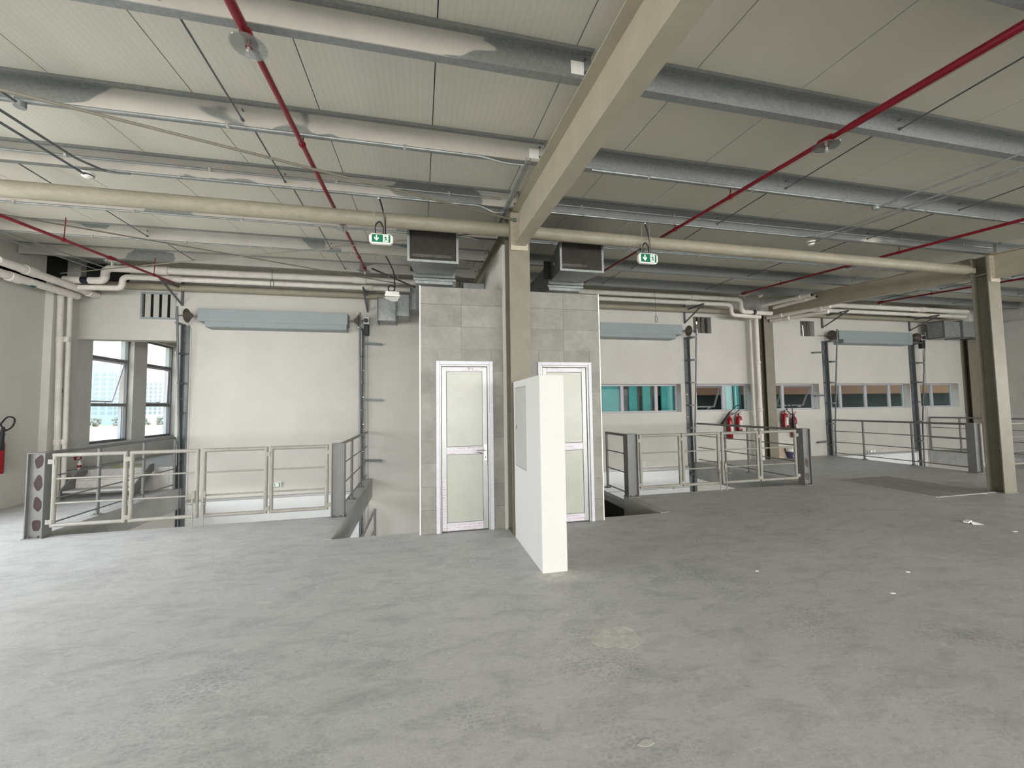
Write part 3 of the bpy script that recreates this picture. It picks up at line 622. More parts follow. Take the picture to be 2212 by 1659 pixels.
def leaf(label, x0, x1, hinge, bolt=None, zb=.125, zt=1.075):
    t = thing('gate_leaf', label, 'gate leaf', ((x0+x1)/2, GY, zb)); r = .026
    a, b_ = x0+r, x1-r
    fr = MB()
    for (p, q) in (((a, zb+r), (a, zt-r)), ((b_, zb+r), (b_, zt-r)), ((a, zt-r), (b_, zt-r)), ((a, zb+r), (b_, zb+r))):
        ex = (q[0]-p[0] > .1)
        fr.tube([(p[0]-(r*.75 if ex else 0), GY, p[1]-(0 if ex else r*.75)), (q[0]+(r*.75 if ex else 0), GY, q[1]+(0 if ex else r*.75))], r, 14)
    fr.build('frame', m_gate, t, True)
    for z in (.43, .745): MB().tube([(a, GY, z), (b_, GY, z)], .012, 8).build('rail', m_gate, t, True)
    for s in hinge:
        xx = x0 if s < 0 else x1
        for z in (.20, .97): MB().box(xx-.035, xx+.035, GY-.03, GY-.024, z-.03, z+.03).build('hinge', m_gate, t)
    if bolt:
        xx = x1-.05 if bolt > 0 else x0+.05
        bx = MB(); bx.box(xx-.02, xx+.02, GY-.045, GY-.028, .34, .50); bx.tube([(xx, GY-.055, .003), (xx, GY-.055, .40)], .008, 8)
        o = bx.build('drop_bolt', m_gate, t, True); MB().tube(bend([(xx, GY-.055, .33), (xx, GY-.085, .33), (xx-bolt*.055, GY-.10, .33)], .02), .007, 8).build('handle', m_gate, o, True)
NTH = ['first', 'second', 'third', 'fourth']
for gname, xs4 in (('left', [(-4.665, -3.835), (-3.815, -2.995), (-2.965, -2.135), (-2.115, -1.325)]), ('middle', [(3.735, 4.565), (4.58, 5.37), (5.405, 6.22), (6.24, 7.09)])):
    for k, (a, b_) in enumerate(xs4):
        lab = 'pale tubular gate leaf, %s of four in the %s gate, %s' % (NTH[k], gname, ['hung on the post', 'drop bolt on right', 'drop bolt on left', 'hung on the right post'][k])
        leaf(lab, a, b_, [-1] if k in (0,) else ([-1] if k == 1 else ([1] if k == 3 else [1])), 1 if k == 1 else (-1 if k == 2 else None))
for k, (a, b_) in enumerate([(12.02, 12.85), (12.87, 13.68), (13.72, 14.5)]):
    leaf('pale grey tubular gate leaf, %s in the right gate beyond the right column' % NTH[k], a, b_, [-1], 1 if k == 1 else None)

# ------------------------------------------------------------------ dock doors: tracks, covers, shafts
def track(label, xt, xa0, xa1, arms=0, armdir=1, m_=m_galvd):
    t = thing('door_track', label, 'door track', (xt, 9.8, 0))
    MB().tube([(xt, 9.57, 3.76), (xt, 9.80, .80), (xt, 9.84, -1.3)], .020, 12).build('guide_tube', m_, t, True)
    an = MB(); an.box(xa0, xa1, 9.885, 9.898, -1.3, 3.42); an.box(xa1-.012 if armdir < 0 else xa0, xa1 if armdir < 0 else xa0+.012, 9.80, 9.885, -1.3, 3.42); an.build('wall_angle', m_, t)
    for k in range(12):
        z = 3.44-.395*k*1.0
        if z < -1.0: break
        if k % 2 and k > 0 and False: continue
    z = 3.42
    while z > -1.2:
        yt = 9.57+(3.76-z)*.0777 if z > .8 else 9.80+(.8-z)*.019
        b_ = MB(); b_.box(min(xt, xa0+.02)-.012, max(xt, xa0+.02)+.012, yt-.01, 9.885, z-.018, z+.018); b_.build('rung', m_, t)
        MB().box(xt-.045, xt-.018, yt-.016, yt-.006, z-.02, z+.02).build('clamp', m_galv, t)
        z -= .62
    for k in range(6): MB().lathe((xa0+.03, 9.885, 3.1-.62*k), [(.009, -.012), (.009, 0)], 'y', 6).build('bolt', m_chrome, t)
    for z in ([3.10, 1.80, .42] if arms else []):
        a_ = MB(); x1 = xa1+armdir*.40; xb = xa1 if armdir > 0 else xa0
        if armdir < 0: x1 = xa0-.40
        a_.bar((xb, 9.84, z), (x1, 9.84, z-.02*arms), .04, .05); a_.build('bracket_arm', m_galvd, t)
def door_gear(nm, x0, x1, shaft0, shaft1, motor_side):
    t = thing('spring_cover', 'long blue-grey sheet spring cover on the back wall of the %s bay' % nm, 'spring cover', ((x0+x1)/2, 9.7, 3.36))
    MB().prism([(9.60, 3.735), (9.895, 3.735), (9.895, 3.46), (9.60, 3.47)], 'x', x0, x1).build('cover', m_cover, t, bevel=.004)
    MB().prism([(9.60, 3.468), (9.895, 3.455), (9.895, 3.345), (9.615, 3.355), (9.60, 3.375)], 'x', x0+.14, x1-.02 if motor_side > 0 else x1-.2).build('lip_strip', m_cover, t)
    for k in range(5): MB().lathe((x0+.2+(x1-x0-.35)*k/4, 9.60, 3.405), [(.010, -.01), (.010, 0)], 'y', 8).build('bolt', m_chrome, t)
    t = thing('door_shaft', 'steel shaft with round cable drums beside the %s spring cover' % nm, 'door shaft', ((x0+x1)/2, 9.68, 3.59))
    sh_ = MB(); sh_.tube([(shaft0, 9.66, 3.59), (x0+.02, 9.66, 3.59)], .014, 10); sh_.tube([(x1-.02, 9.66, 3.59), (shaft1, 9.66, 3.59)], .014, 10); sh_.build('shaft', m_galvd, t, True)
    for s, xc in ((1, x0-.20), (-1, x1+.22)):
        d = MB(); d.lathe((xc, 9.66, 3.59), [(.015, -.03*s), (.143, -.028*s), (.147, -.015*s), (.12, .0), (.06, .05*s), (.03, .09*s)], 'x', 28); d.build('cable_drum', m_rust, t, True)
        MB().tube([(xc, 9.59, 3.53), (xc, 9.82, 3.3), (xc, 9.84, -.5)], .003, 5).build('lift_cable', m_galvd, t)
    xm = x1+.40 if motor_side > 0 else x0-.40
    t = thing('chain_hoist', 'black chain hoist motor at the %s end of the %s door shaft' % ('far' if motor_side > 0 else 'near', nm), 'hoist', (xm, 9.68, 3.3))
    MB().box(xm-.06, xm+.07, 9.58, 9.72, 3.50, 3.68).build('gearbox', m_alu, t, bevel=.01)
    MB().box(xm-.05, xm+.06, 9.57, 9.70, 3.25, 3.50).build('motor', m_black, t, bevel=.012)
    MB().lathe((xm, 9.56, 3.58), [(.05, 0), (.05, -.02)], 'y', 16).build('chain_wheel', m_black, t, True)
    c_ = MB()
    for s in (-.03, .035): c_.tube([(xm+s, 9.60, 3.26), (xm+s*1.1+.02, 9.66, -1.0)], .005, 6)
    c_.build('hand_chain', m_galvd, t)
track('tilted steel door track with rungs beside the left alcove windows', -4.885, -4.925, -4.80, 0, 1)
track('pale steel door track with side arms left of the stepped duct', -1.325, -1.315, -1.27, 1, 1)
track('steel door track with rungs right of the middle spring cover', 7.33, 7.15, 7.27, 0, -1)
track('steel door track with rungs left of the right spring cover', 12.12, 11.90, 12.02, 1, -1)
track('steel door track with rungs right of the right spring cover', 15.60, 15.36, 15.48, 0, -1)
door_gear('left', -4.53, -1.595, -4.95, -1.2, 1)
door_gear('middle', 3.97, 6.91, 3.7, 7.36, -1)
door_gear('right', 12.23, 15.12, 11.75, 15.55, 1)
for nm, x0, x1, zt in (('left', -4.76, -1.35, -.30), ('middle', 3.66, 7.14, -.13), ('right', 12.05, 15.42, -.03)):
    t = thing('dock_door', 'pale sectional dock door below floor level in the %s opening' % nm, 'dock door', ((x0+x1)/2, 9.8, LOW))
    z = zt; i = 0
    while z > LOW+.3:
        p = MB(); p.box(x0, x1, 9.845, 9.882, z-.52, z-.006); o = p.build('door_panel', m_door_pan, t, bevel=.004)
        for xx in (x0+.5, (x0+x1)/2, x1-.5): MB().box(xx-.03, xx+.03, 9.832, 9.844, z-.555, z-.485).build('hinge', m_galv, o)
        z -= .52; i += 1
    MB().box(x0, x1, 9.835, 9.885, zt, zt+.04).build('top_rail', m_alu, t)
# ------------------------------------------------------------------ windows
def strip_window(n, x0, x1, mull, sash=None):
    wd = root('window_%d' % n, ((x0+x1)/2, 10.1, WZ0)); y0, y1 = 10.085, 10.135; e = .045
    f_ = MB(); f_.box(x0, x1, y0, y1, WZ0, WZ0+e); f_.box(x0, x1, y0, y1, WZ1-e, WZ1); f_.box(x0, x0+e, y0, y1, WZ0+e, WZ1-e); f_.box(x1-e, x1, y0, y1, WZ0+e, WZ1-e); f_.build('frame', m_wframe, wd, bevel=.004)
    for xm in mull: MB().box(xm-.045, xm+.045, y0-.005, y1, WZ0+e, WZ1-e).build('mullion', m_wframe, wd, bevel=.004)
    ed = [x0+e] + [q for xm in mull for q in (xm-.045, xm+.045)] + [x1-e]
    for i in range(0, len(ed), 2):
        if sash is not None and i//2 == sash:         # awning sash pushed out at the bottom
            a, b_ = ed[i]+.01, ed[i+1]-.01; zt, zb = WZ1-e-.01, WZ0+e+.01; dy = .26; H = zt-zb; zb2 = zt-math.sqrt(H*H-dy*dy)
            s = MB(); s.bar((a+.02, y1, zt-.02), (a+.02, y1+dy, zb2+.02), .04, .035); s.bar((b_-.02, y1, zt-.02), (b_-.02, y1+dy, zb2+.02), .04, .035); s.bar((a, y1, zt-.02), (b_, y1, zt-.02), .035, .04); s.bar((a, y1+dy, zb2+.02), (b_, y1+dy, zb2+.02), .035, .04)
            so = s.build('sash', m_frame_d, wd)
            g_ = MB(); g_.add([(a+.04, y1+.005, zt-.04), (b_-.04, y1+.005, zt-.04), (b_-.04, y1+dy-.02, zb2+.04), (a+.04, y1+dy-.02, zb2+.04)], [(0,1,2,3)]); g_.build('pane', m_tint, so)
            MB().tube([((a+b_)/2-.05, y0-.02, zb+.02), ((a+b_)/2, y0-.03, zb+.05), ((a+b_)/2+.05, y0-.02, zb+.03)], .006, 6).build('window_catch', m_plastic, so)
        else:
            MB().box(ed[i], ed[i+1], y0+.02, y0+.026, WZ0+e, WZ1-e).build('pane', m_tint, wd)
strip_window(3, 4.30, 7.01, [5.33, 6.36])
strip_window(4, 7.50, 9.29, [8.52], 0)
strip_window(5, 9.97, 11.72, [10.58], 1)
strip_window(6, 12.17, 15.33, [12.75, 13.75, 14.72])
strip_window(7, 15.76, 17.45, [16.55])
for i, (x0, x1, z0, z1) in enumerate(LOUV):
    if i == 2:
        t = thing('wall_louver', 'grey wall louver with five upright dark slots above the alcove', 'louver', ((x0+x1)/2, 9.9, z0))
        f_ = MB(); f_.box(x0-.02, x1+.01, 9.88, 9.90, z0-.02, z0+.02); f_.box(x0-.02, x1+.01, 9.88, 9.90, z1-.02, z1+.02); f_.box(x0-.02, x0+.015, 9.88, 9.90, z0+.02, z1-.02); f_.build('frame', m_cover, t)
        for k in range(4): xx = x0+.065+k*.152; MB().box(xx, xx+.098, 9.883, 9.898, z0+.02, z1-.02).build('slat', m_box, t)
        MB().box(x0, x1, 9.96, 9.97, z0, z1).build('backing', m_dark, t)
    else:
        t = thing('wall_louver', 'dark broken wall vent %s' % ('beside the middle cable drum' if i == 0 else 'left of the right spring cover'), 'louver', ((x0+x1)/2, 9.9, z0))
        for k in range(3):
            xx = x0+.03+k*.13; MB().box(xx, xx+.09, 9.93, 9.95, z0, z1).build('slat', m_rust, t)
        MB().box(x0, x1, 10.06, 10.08, z1-.10, z1).build('lintel_piece', m_dark, t); MB().box(x0+.32, x1, 10.06, 10.08, z0, z1-.10).build('backing', m_dark, t)
def left_window(n, y0, y1, open_sash):
    wd = root('window_%d' % n, (-6.9, (y0+y1)/2, SZ)); xa, xb = -6.93, -6.87; e = .05
    f_ = MB(); f_.box(xa, xb, y0, y1, SZ, SZ+e); f_.box(xa, xb, y0, y1, HZ-e, HZ); f_.box(xa, xb, y0, y0+e, SZ+e, HZ-e); f_.box(xa, xb, y1-e, y1, SZ+e, HZ-e); f_.build('frame', m_frame_d, wd)
    for z in (2.80, 1.765): MB().box(xa-.005, xb+.005, y0+e, y1-e, z-.035, z+.035).build('transom', m_frame_d, wd)
    MB().box(xa, xb, y1-e-.16, y1-e-.12, SZ+e, 1.73).build('mullion', m_film, wd)
    MB().box(xa+.025, xa+.031, y0+e, y1-e, SZ+e, 1.73).build('pane', m_glass, wd); MB().box(xa+.025, xa+.031, y0+e, y1-e, 2.835, HZ-e).build('pane', m_glass, wd)
    zt, zb = 2.765, 1.80; dx = .22 if open_sash else .015; H = zt-zb; zb2 = zt-math.sqrt(H*H-dx*dx)
    s = MB(); a, b_ = y0+e+.01, y1-e-.01
    for yy in (a+.02, b_-.02): s.bar((xa, yy, zt-.02), (xa-dx, yy, zb2+.02), .04, .04, (0,1,0))
    s.bar((xa, a, zt-.02), (xa, b_, zt-.02), .035, .04); s.bar((xa-dx, a, zb2+.02), (xa-dx, b_, zb2+.02), .035, .04); so = s.build('sash', m_film, wd)
    MB().add([(xa-.004, a+.04, zt-.04), (xa-.004, b_-.04, zt-.04), (xa-dx, b_-.04, zb2+.04), (xa-dx, a+.04, zb2+.04)], [(0,1,2,3)]).build('pane', m_glass, so)
    MB().tube([(xb+.01, (y0+y1)/2-.1, 1.80), (xb+.04, (y0+y1)/2-.1, 1.84), (xb+.03, (y0+y1)/2+.05, 1.85)], .008, 6).build('window_catch', m_frame_d, wd)
    MB().box(-6.93, -6.74, y0, y1, SZ-.03, SZ).build('window_sill', m_wall, wd)
left_window(1, *W1, True); left_window(2, *W2, False)
# ------------------------------------------------------------------ steps in the left corner
ld = MB(); ld.box(-6.77, -5.03, 9.75, 14.2, 0, .47); ld.box(-5.03, -4.95, 9.75, 9.90, 0, .47)
struct('floor_landing', ld, m_concrete, bevel=.006)
t = thing('corner_steps', 'short grey steel steps up to the concrete landing by the alcove windows', 'steps', (-5.9, 9.4, 0))
for xx in (-6.42, -5.30):
    MB().prism([(9.13, 0.0), (9.13, .18), (9.62, .55), (9.745, .55), (9.745, .42), (9.22, .0)], 'x', xx-.012, xx+.012).build('stringer', m_grey, t)
MB().box(-6.40, -5.32, 9.16, 9.46, .125, .165).build('tread', m_concrete, t, bevel=.004); MB().box(-6.40, -5.32, 9.455, 9.74, .30, .335).build('tread', m_concrete, t, bevel=.004)
MB().box(-6.40, -5.32, 9.45, 9.47, .166, .299).build('riser', m_concrete, t)
t = thing('timber_offcut', 'olive timber offcut lying on the concrete landing', 'timber', (-5.95, 10.0, .47)); MB().bar((-6.15, 9.98, .49), (-5.7, 10.12, .49), .10, .04).build('timber', m_wood, t)
t = thing('plastic_bottle', 'small clear bottle with a red label on the landing corner', 'bottle', (-6.62, 9.85, .47)); MB().lathe((-6.62, 9.85, .47), [(.03, 0), (.032, .01), (.032, .12), (.012, .16), (.012, .18)], 'z', 14).build('bottle', m_plastic, t, True); MB().lathe((-6.62, 9.85, .51), [(.0335, 0), (.0335, .05)], 'z', 14).build('paper_label', m_redx, t, True)
t = thing('wall_tag', 'small red tag fixed to the wall beside the alcove pipes', 'tag', (-6.76, 9.98, .68)); MB().box(-6.768, -6.755, 9.93, 10.10, .65, .72).build('tag', m_redx, t); MB().box(-6.7548, -6.754, 9.97, 10.06, .665, .70).build('print', m_white_l, t)
# ------------------------------------------------------------------ white drain pipes
def wpipe(label, pts, r, coup=(), tape=(), rad=.14, m_=None, open_end=False):
    m_ = m_ or m_pipe_w; t = thing('drain_pipe', label, 'drain pipe', pts[0]); MB().tube(bend(pts, rad, 8), r, 16).build('pipe', m_, t, True)
    for (c_, ax, ln) in coup: MB().lathe(c_, [(r, -ln/2-.01), (r*1.22, -ln/2), (r*1.22, ln/2), (r, ln/2+.01)], ax, 18).build('coupling', m_, t, True)
    for (c_, ax, mm, ln) in tape: MB().lathe(c_, [(r*1.03, -ln/2), (r*1.03, ln/2)], ax, 18).build('tape_band', mm, t, True)
    if open_end: p, q = open_end; MB().lathe(p, [(r*.7, -.004), (r*.7, .004)], q, 16).build('bore_shade', m_dark, t)  # dark disc paints in the shade of the open pipe end
wpipe('upper white drain pipe along the left back wall, with an elbow drop', [(.8, 9.3, 4.435), (-5.97, 9.3, 4.40), (-5.97, 9.3, 4.145), (-6.62, 9.3, 4.135)], .068, [((-5.05, 9.3, 4.405), 'x', .28), ((-1.30, 9.3, 4.425), 'x', .26)], [((-6.28, 9.3, 4.14), 'x', m_navy, .12)])
wpipe('lower white drain pipe along the left back wall, with an elbow drop', [(.8, 9.36, 4.275), (-5.72, 9.36, 4.26), (-5.72, 9.36, 4.03), (-6.60, 9.36, 4.01)], .052, [((-4.85, 9.36, 4.262), 'x', .22), ((-1.15, 9.36, 4.272), 'x', .22)])
wpipe('upper white pipe along the left wall with a teal tape band', [(-6.5, 7.9, 4.02), (-6.47, 9.885, 4.0)], .068, [((-6.5, 8.45, 4.02), 'y', .2), ((-6.48, 9.75, 4.0), 'y', .2)], [((-6.5, 8.92, 4.01), 'y', m_teal, .1)])
wpipe('lower white pipe along the left wall with a teal tape band', [(-6.6, 7.6, 3.86), (-6.58, 9.55, 3.88)], .068, [((-6.6, 8.3, 3.86), 'y', .18)], [((-6.6, 8.62, 3.865), 'y', m_teal, .1)])
for nm, xa, ra in (('thick', -6.703, .050), ('thin', -6.595, .038)):
    wpipe('%s vertical dusty drain pipe in the left corner' % nm, [(xa, 9.36 if nm == 'thick' else 9.42, 3.84), (xa+.03, 9.42, 0.0)], ra, [((xa+.006, 9.38, 3.0), 'z', .09), ((xa+.02, 9.41, 1.05), 'z', .09)], [((xa+.012, 9.395, 2.02), 'z', m_teal, .085)] if nm == 'thick' else (), m_=m_pipe_v)
wpipe('upper white drain pipe along the middle back wall, with an elbow drop', [(1.5, 9.3, 4.425), (8.53, 9.3, 4.425), (8.53, 9.3, 4.09), (9.52, 9.3, 4.075)], .060, [((7.1, 9.3, 4.425), 'x', .24)], [((8.93, 9.3, 4.085), 'x', m_navy, .10)])
wpipe('lower white drain pipe along the middle back wall, with an elbow drop', [(1.5, 9.36, 4.285), (8.27, 9.36, 4.285), (8.27, 9.36, 4.0), (9.2, 9.36, 3.975)], .052, [((6.95, 9.36, 4.285), 'x', .2)])
wpipe('open-ended white pipe stub pointing at the camera, left of a pair', [(9.02, 9.05, 4.22), (9.22, 7.85, 4.19)], .050, [((9.17, 8.15, 4.195), 'y', .14)], open_end=((9.222, 7.848, 4.19), 'y'))
wpipe('open-ended white pipe stub pointing at the camera, right of a pair', [(9.30, 9.0, 4.16), (9.42, 7.9, 4.17)], .050, [((9.39, 8.2, 4.17), 'y', .14)], open_end=((9.422, 7.898, 4.17), 'y'))
wpipe('upper white pipe running back under the right rafter', [(9.74, 9.66, 4.035), (10.02, 8.05, 3.99)], .050, [((9.80, 9.3, 4.025), 'y', .16), ((9.98, 8.3, 4.0), 'y', .16)])
wpipe('lower white pipe running back under the right rafter', [(9.84, 9.66, 3.95), (10.14, 8.2, 3.89)], .050, [((9.93, 9.2, 3.93), 'y', .16)])
wpipe('thin vertical dusty drain pipe left of the back wall column', [(9.21, 9.74, 4.0), (9.21, 9.74, 0.0)], .040, [((9.21, 9.74, 2.55), 'z', .08), ((9.21, 9.74, 1.28), 'z', .08)], m_=m_pipe_v)
wpipe('thick vertical drain pipe touching the back wall column', [(9.40, 9.72, 4.0), (9.40, 9.72, 0.0)], .062, [((9.40, 9.72, 2.75), 'z', .06), ((9.40, 9.72, 1.40), 'z', .06)], m_=m_pipe_w)
wpipe('upper white drain pipe along the right back wall', [(10.3, 9.3, 4.40), (17.0, 9.3, 4.40)], .068, [((11.6, 9.3, 4.40), 'x', .2), ((15.1, 9.3, 4.40), 'x', .24)])
wpipe('lower white drain pipe along the right back wall', [(10.3, 9.36, 4.25), (17.0, 9.36, 4.25)], .055, [((15.0, 9.36, 4.25), 'x', .2)])
for lab, xx in (('left of the left spring cover', -4.95), ('left of the stepped duct', -1.20), ('right of the middle spring cover', 7.20), ('left of the right spring cover', 11.95), ('right of the right spring cover', 15.45)):
    t = thing('pipe_bracket', 'triangular steel bracket holding the white pipes, %s' % lab, 'bracket', (xx, 9.88, 4.1))
    MB().box(xx-.02, xx+.02, 9.86, 9.898, 3.84, 4.36).build('wall_plate', m_galvd, t); MB().bar((xx, 9.88, 4.20), (xx, 9.10, 4.20), .035, .035).build('arm', m_galvd, t); MB().bar((xx, 9.88, 3.86), (xx, 9.08, 4.20), .03, .03).build('diagonal_strut', m_galvd, t)
# ------------------------------------------------------------------ exit signs
def pictogram(t, x0, x1, z0, z1, y, arrow=True):
    W, H = x1-x0, z1-z0
    MB().box(x0, x1, y, y+.003, z0, z1).build('green_plate', m_green, t)
    wx0 = x0+W*(.6 if arrow else .1); MB().box(wx0, x1-W*.10, y-.001, y+.0, z0+H*.04, z1-H*.04).build('white_panel', m_signw, t)
    if arrow:
        cx = x0+W*.25; q = lambda a, b: (cx+a*H, z0+b*H)
        MB().prism([q(-.08,.90), q(.08,.90), q(.08,.45), q(.28,.68), q(.28,.46), q(0,.12), q(-.28,.46), q(-.28,.68), q(-.08,.45)], 'y', y-.0015, y-.0002).build('down_arrow', m_signw, t)
    cx = (wx0 + x1-W*.10)/2; mb = MB(); q = lambda a, b: (cx+a*H, z0+b*H)
    mb.prism([(q(-.06+.07*cos(a), .84+.07*sin(a))) for a in [2*pi*i/10 for i in range(10)]], 'y', y-.0024, y-.0012)
    for p1, p2, w1 in (((-.05,.70), (.04,.42), .15), ((-.05,.68), (-.24,.56), .06), ((.0,.70), (.15,.66), .06), ((.15,.66), (.20,.54), .06), ((.02,.44), (-.08,.30), .10), ((-.08,.30), (-.16,.10), .07), ((.05,.44), (.14,.26), .09), ((.14,.26), (.30,.24), .07)):
        a, b_ = Vector(q(*p1)), Vector(q(*p2)); d = (b_-a).normalized(); n_ = Vector((-d.y, d.x))*(w1*H/2)
        mb.prism([tuple(a-n_), tuple(b_-n_), tuple(b_+n_), tuple(a+n_)], 'y', y-.0024, y-.0012)
    mb.build('running_figure', m_green, t)
def exit_sign(label, x0, x1, z0, z1, y, hook_y, hook_z):
    t = thing('exit_sign', label, 'exit sign', ((x0+x1)/2, y, z0)); e = .022; c = .03
    MB().prism([(x0, z0+c), (x0+c, z0), (x1-c, z0), (x1, z0+c), (x1, z1-c), (x1-c, z1), (x0+c, z1), (x0, z1-c)], 'y', y, y+.05).build('housing', m_plastic, t, bevel=.006)
    pictogram(t, x0+.034, x1-.03, z0+.018, z1-.014, y-.004)
    W = x1-x0
    for s in (.22, .63):
        xx = x0+W*s; r_ = MB(); r_.tube([(xx, y+.025, z1), (xx-.004, hook_y, hook_z)], .0035, 6); r_.tube(arc((xx-.004, hook_y, hook_z+.018), .014, -90, 200, 10), .0035, 6); r_.build('hanger_rod', m_alu, t, True)
    c_ = MB(); xx = x0+W*.63; xm = x0+W*.40
    c_.tube(bend([(x0+W*.26, y+.03, z1-.01), (x0+W*.22, y+.03, z1+.10), (x0+W*.42, y+.03, z1+.17), (x0+W*.60, y+.03, z1+.10), (xx-.01, y+.03, z1)], .08, 6), .0105, 8)
    c_.tube(bend([(xx+.012, y+.035, z1), (xx+.005, y+.03, hook_z-.22), (xm+.02, hook_y+.01, hook_z-.05), (xm, hook_y+.01, hook_z)], .07, 6), .010, 8); c_.build('cable', m_black, t, True)
    MB().lathe((xm, hook_y+.01, hook_z-.02), [(.022, 0), (.026, .01), (.026, .05)], 'z', 12).build('cable_gland', m_chrome, t, True)
exit_sign('green running-man exit sign hanging left of the left mesh duct', -.595, -.32, 3.566, 3.69, 4.98, 4.99, zr(5.02)-.01)
exit_sign('green running-man exit sign hanging under the middle bay strut pipe', 2.946, 3.243, 3.555, 3.70, 4.98, 4.99, zr(5.02)-.01)
t = thing('exit_sign', 'white hanging exit light seen edge-on in front of the stepped duct', 'exit sign', (-.48, 7.4, 3.6))
MB().prism([(-.615, 3.60), (-.60, 3.58), (-.36, 3.575), (-.345, 3.595), (-.365, 3.62), (-.365, 3.66), (-.60, 3.665), (-.60, 3.62)], 'y', 7.37, 7.46).build('housing', m_plastic, t)
MB().add([(-.64, 7.40, 3.56), (-.36, 7.40, 3.575), (-.40, 7.42, 3.50), (-.50, 7.42, 3.495), (-.64, 7.42, 3.562)], [(0,1,2,3,4)]).build('clear_plate', m_box, t)
for xx in (-.545, -.39): MB().tube([(xx, 7.42, 3.66), (xx, 7.40, zr(7.4))], .003, 6).build('hanger_rod', m_alu, t)
MB().tube(arc((-.50, 7.42, 3.725), .055, 0, 360, 18), .012, 8).build('cable_loop', m_black, t, True); MB().tube(bend([(-.445, 7.42, 3.70), (-.45, 7.40, 4.0), (-.54, 7.40, 4.2), (-.60, 7.40, zr(7.4)-.01)], .08), .011, 8).build('cable', m_black, t, True)
def wall_exit(label, x0, x1, z0, z1):
    t = thing('wall_exit_light', label, 'exit light', ((x0+x1)/2, 9.87, z0)); MB().box(x0, x1, 9.84, 9.895, z0, z1).build('housing', m_plastic, t, bevel=.012); pictogram(t, x0+.02, x1-.03, z0+.015, z1-.015, 9.835, False)
wall_exit('small green exit light low on the back wall behind the left gate', -3.20, -2.96, -.08, .03)
wall_exit('small green exit light low on the back wall behind the right railing', 13.40, 13.75, .02, .12)
wall_exit('small pale exit light low on the wall behind the first middle gate leaf', 5.68, 5.82, -.03, .10)
t = thing('lower_handrail', 'grey stair handrail going down below the floor beam left of the toilets', 'handrail', (-1.0, 9.7, -1.2)); MB().tube(bend([(-1.32, 9.72, -1.35), (-1.02, 9.72, -.72), (-1.0, 9.72, -.66), (-1.0, 9.72, -2.0)], .05), .024, 10).build('rail', m_grey, t, True); MB().tube([(-1.32, 9.74, -1.75), (-1.0, 9.74, -1.1)], .012, 8).build('lower_rail', m_grey, t, True)
# ------------------------------------------------------------------ extinguishers
def powder(label, x, y, z0, h=.40, r=.082):
    t = thing('fire_extinguisher', label, 'extinguisher', (x, y, z0))
    MB().lathe((x, y, z0), [(r*.96, 0), (r, .01), (r, .035)], 'z', 20).build('base_ring', m_black, t, True)
    MB().lathe((x, y, z0+.03), [(r, 0), (r, h-.08), (r*.85, h-.03), (r*.3, h), (r*.28, h+.03)], 'z', 24).build('cylinder', m_redx, t, True)
    MB().box(x-.03, x+.04, y-r-.003, y-r*.80, z0+.08, z0+h-.10).build('paper_label', m_white_l, t)
    v = MB(); v.lathe((x, y, z0+h+.05), [(.02, 0), (.022, .03), (.015, .05)], 'z', 12); v.bar((x-.01, y, z0+h+.09), (x+.11, y, z0+h+.14), .02, .012); v.bar((x-.01, y, z0+h+.075), (x+.11, y, z0+h+.06), .02, .010); v.build('valve_handle', m_redx, t, True)
    MB().tube(bend([(x-.01, y-.02, z0+h+.08), (x-.15, y-.03, z0+h+.06), (x-.155, y-.03, z0+.22), (x-.08, y-.05, z0+.08)], .09), .011, 8).build('hose', m_black, t, True)
    MB().box(x-.03, x+.03, y+r-.005, 9.898 if y > 9 else y+r+.01, z0+.25, z0+.30).build('wall_bracket', m_galvd, t)
def co2(label, x, y, z0, h, r, horn, wall=None):
    t = thing('fire_extinguisher', label, 'extinguisher', (x, y, z0))
    MB().lathe((x, y, z0), [(r*.9, 0), (r, .02), (r, h-.12), (r*.8, h-.05), (r*.35, h), (r*.33, h+.04)], 'z', 22).build('cylinder', m_redx, t, True)
    MB().box(x-.02, x+.045, y-r-.003, y-r*.8, z0+h*.35, z0+h*.62).build('paper_label', m_white_l, t)
    v = MB(); v.lathe((x, y, z0+h+.03), [(.022, 0), (.022, .05)], 'z', 10); v.bar((x, y, z0+h+.07), (x+.09, y, z0+h+.13), .018, .012); v.bar((x, y, z0+h+.06), (x+.09, y, z0+h+.05), .018, .010); v.build('valve_handle', m_redx, t, True)
    MB().tube(bend(horn[0], .10, 6), .012, 8).build('hose', m_black, t, True)
    a, b_ = horn[1]; MB().tube([a, Vector(a)*.75+Vector(b_)*.25, b_], [.018, .028, .052], 14).build('horn', m_black, t, True)
    MB().box(*(wall or (x-.03, x+.03, y+r-.005, 9.898, z0+h*.6, z0+h*.6+.05))).build('wall_bracket', m_galvd, t)
yE = 9.79
co2('tall red gas extinguisher with a raised black horn, behind the middle gate', 8.44, yE, .60, .62, .072, ([(8.44, yE-.02, 1.28), (8.62, yE-.05, 1.33), (8.80, yE-.05, 1.48), (8.68, yE-.05, 1.56), (8.42, yE-.05, 1.36)], ((8.42, yE-.05, 1.37), (8.12, yE-.06, 1.0))))
powder('short red powder extinguisher with a side hose, left of the back wall column', 8.74, yE, .82)
powder('short red powder extinguisher with a side hose, right of the back wall column', 10.30, yE, .87)
co2('red gas extinguisher with a hanging black horn, above the paint bucket', 10.62, yE, .58, .62, .072, ([(10.62, yE-.02, 1.26), (10.48, yE-.06, 1.24), (10.28, yE-.08, 1.40), (10.36, yE-.08, 1.58), (10.48, yE-.09, 1.52), (10.49, yE-.09, 1.25)], ((10.49, yE-.09, 1.27), (10.52, yE-.10, .86))))
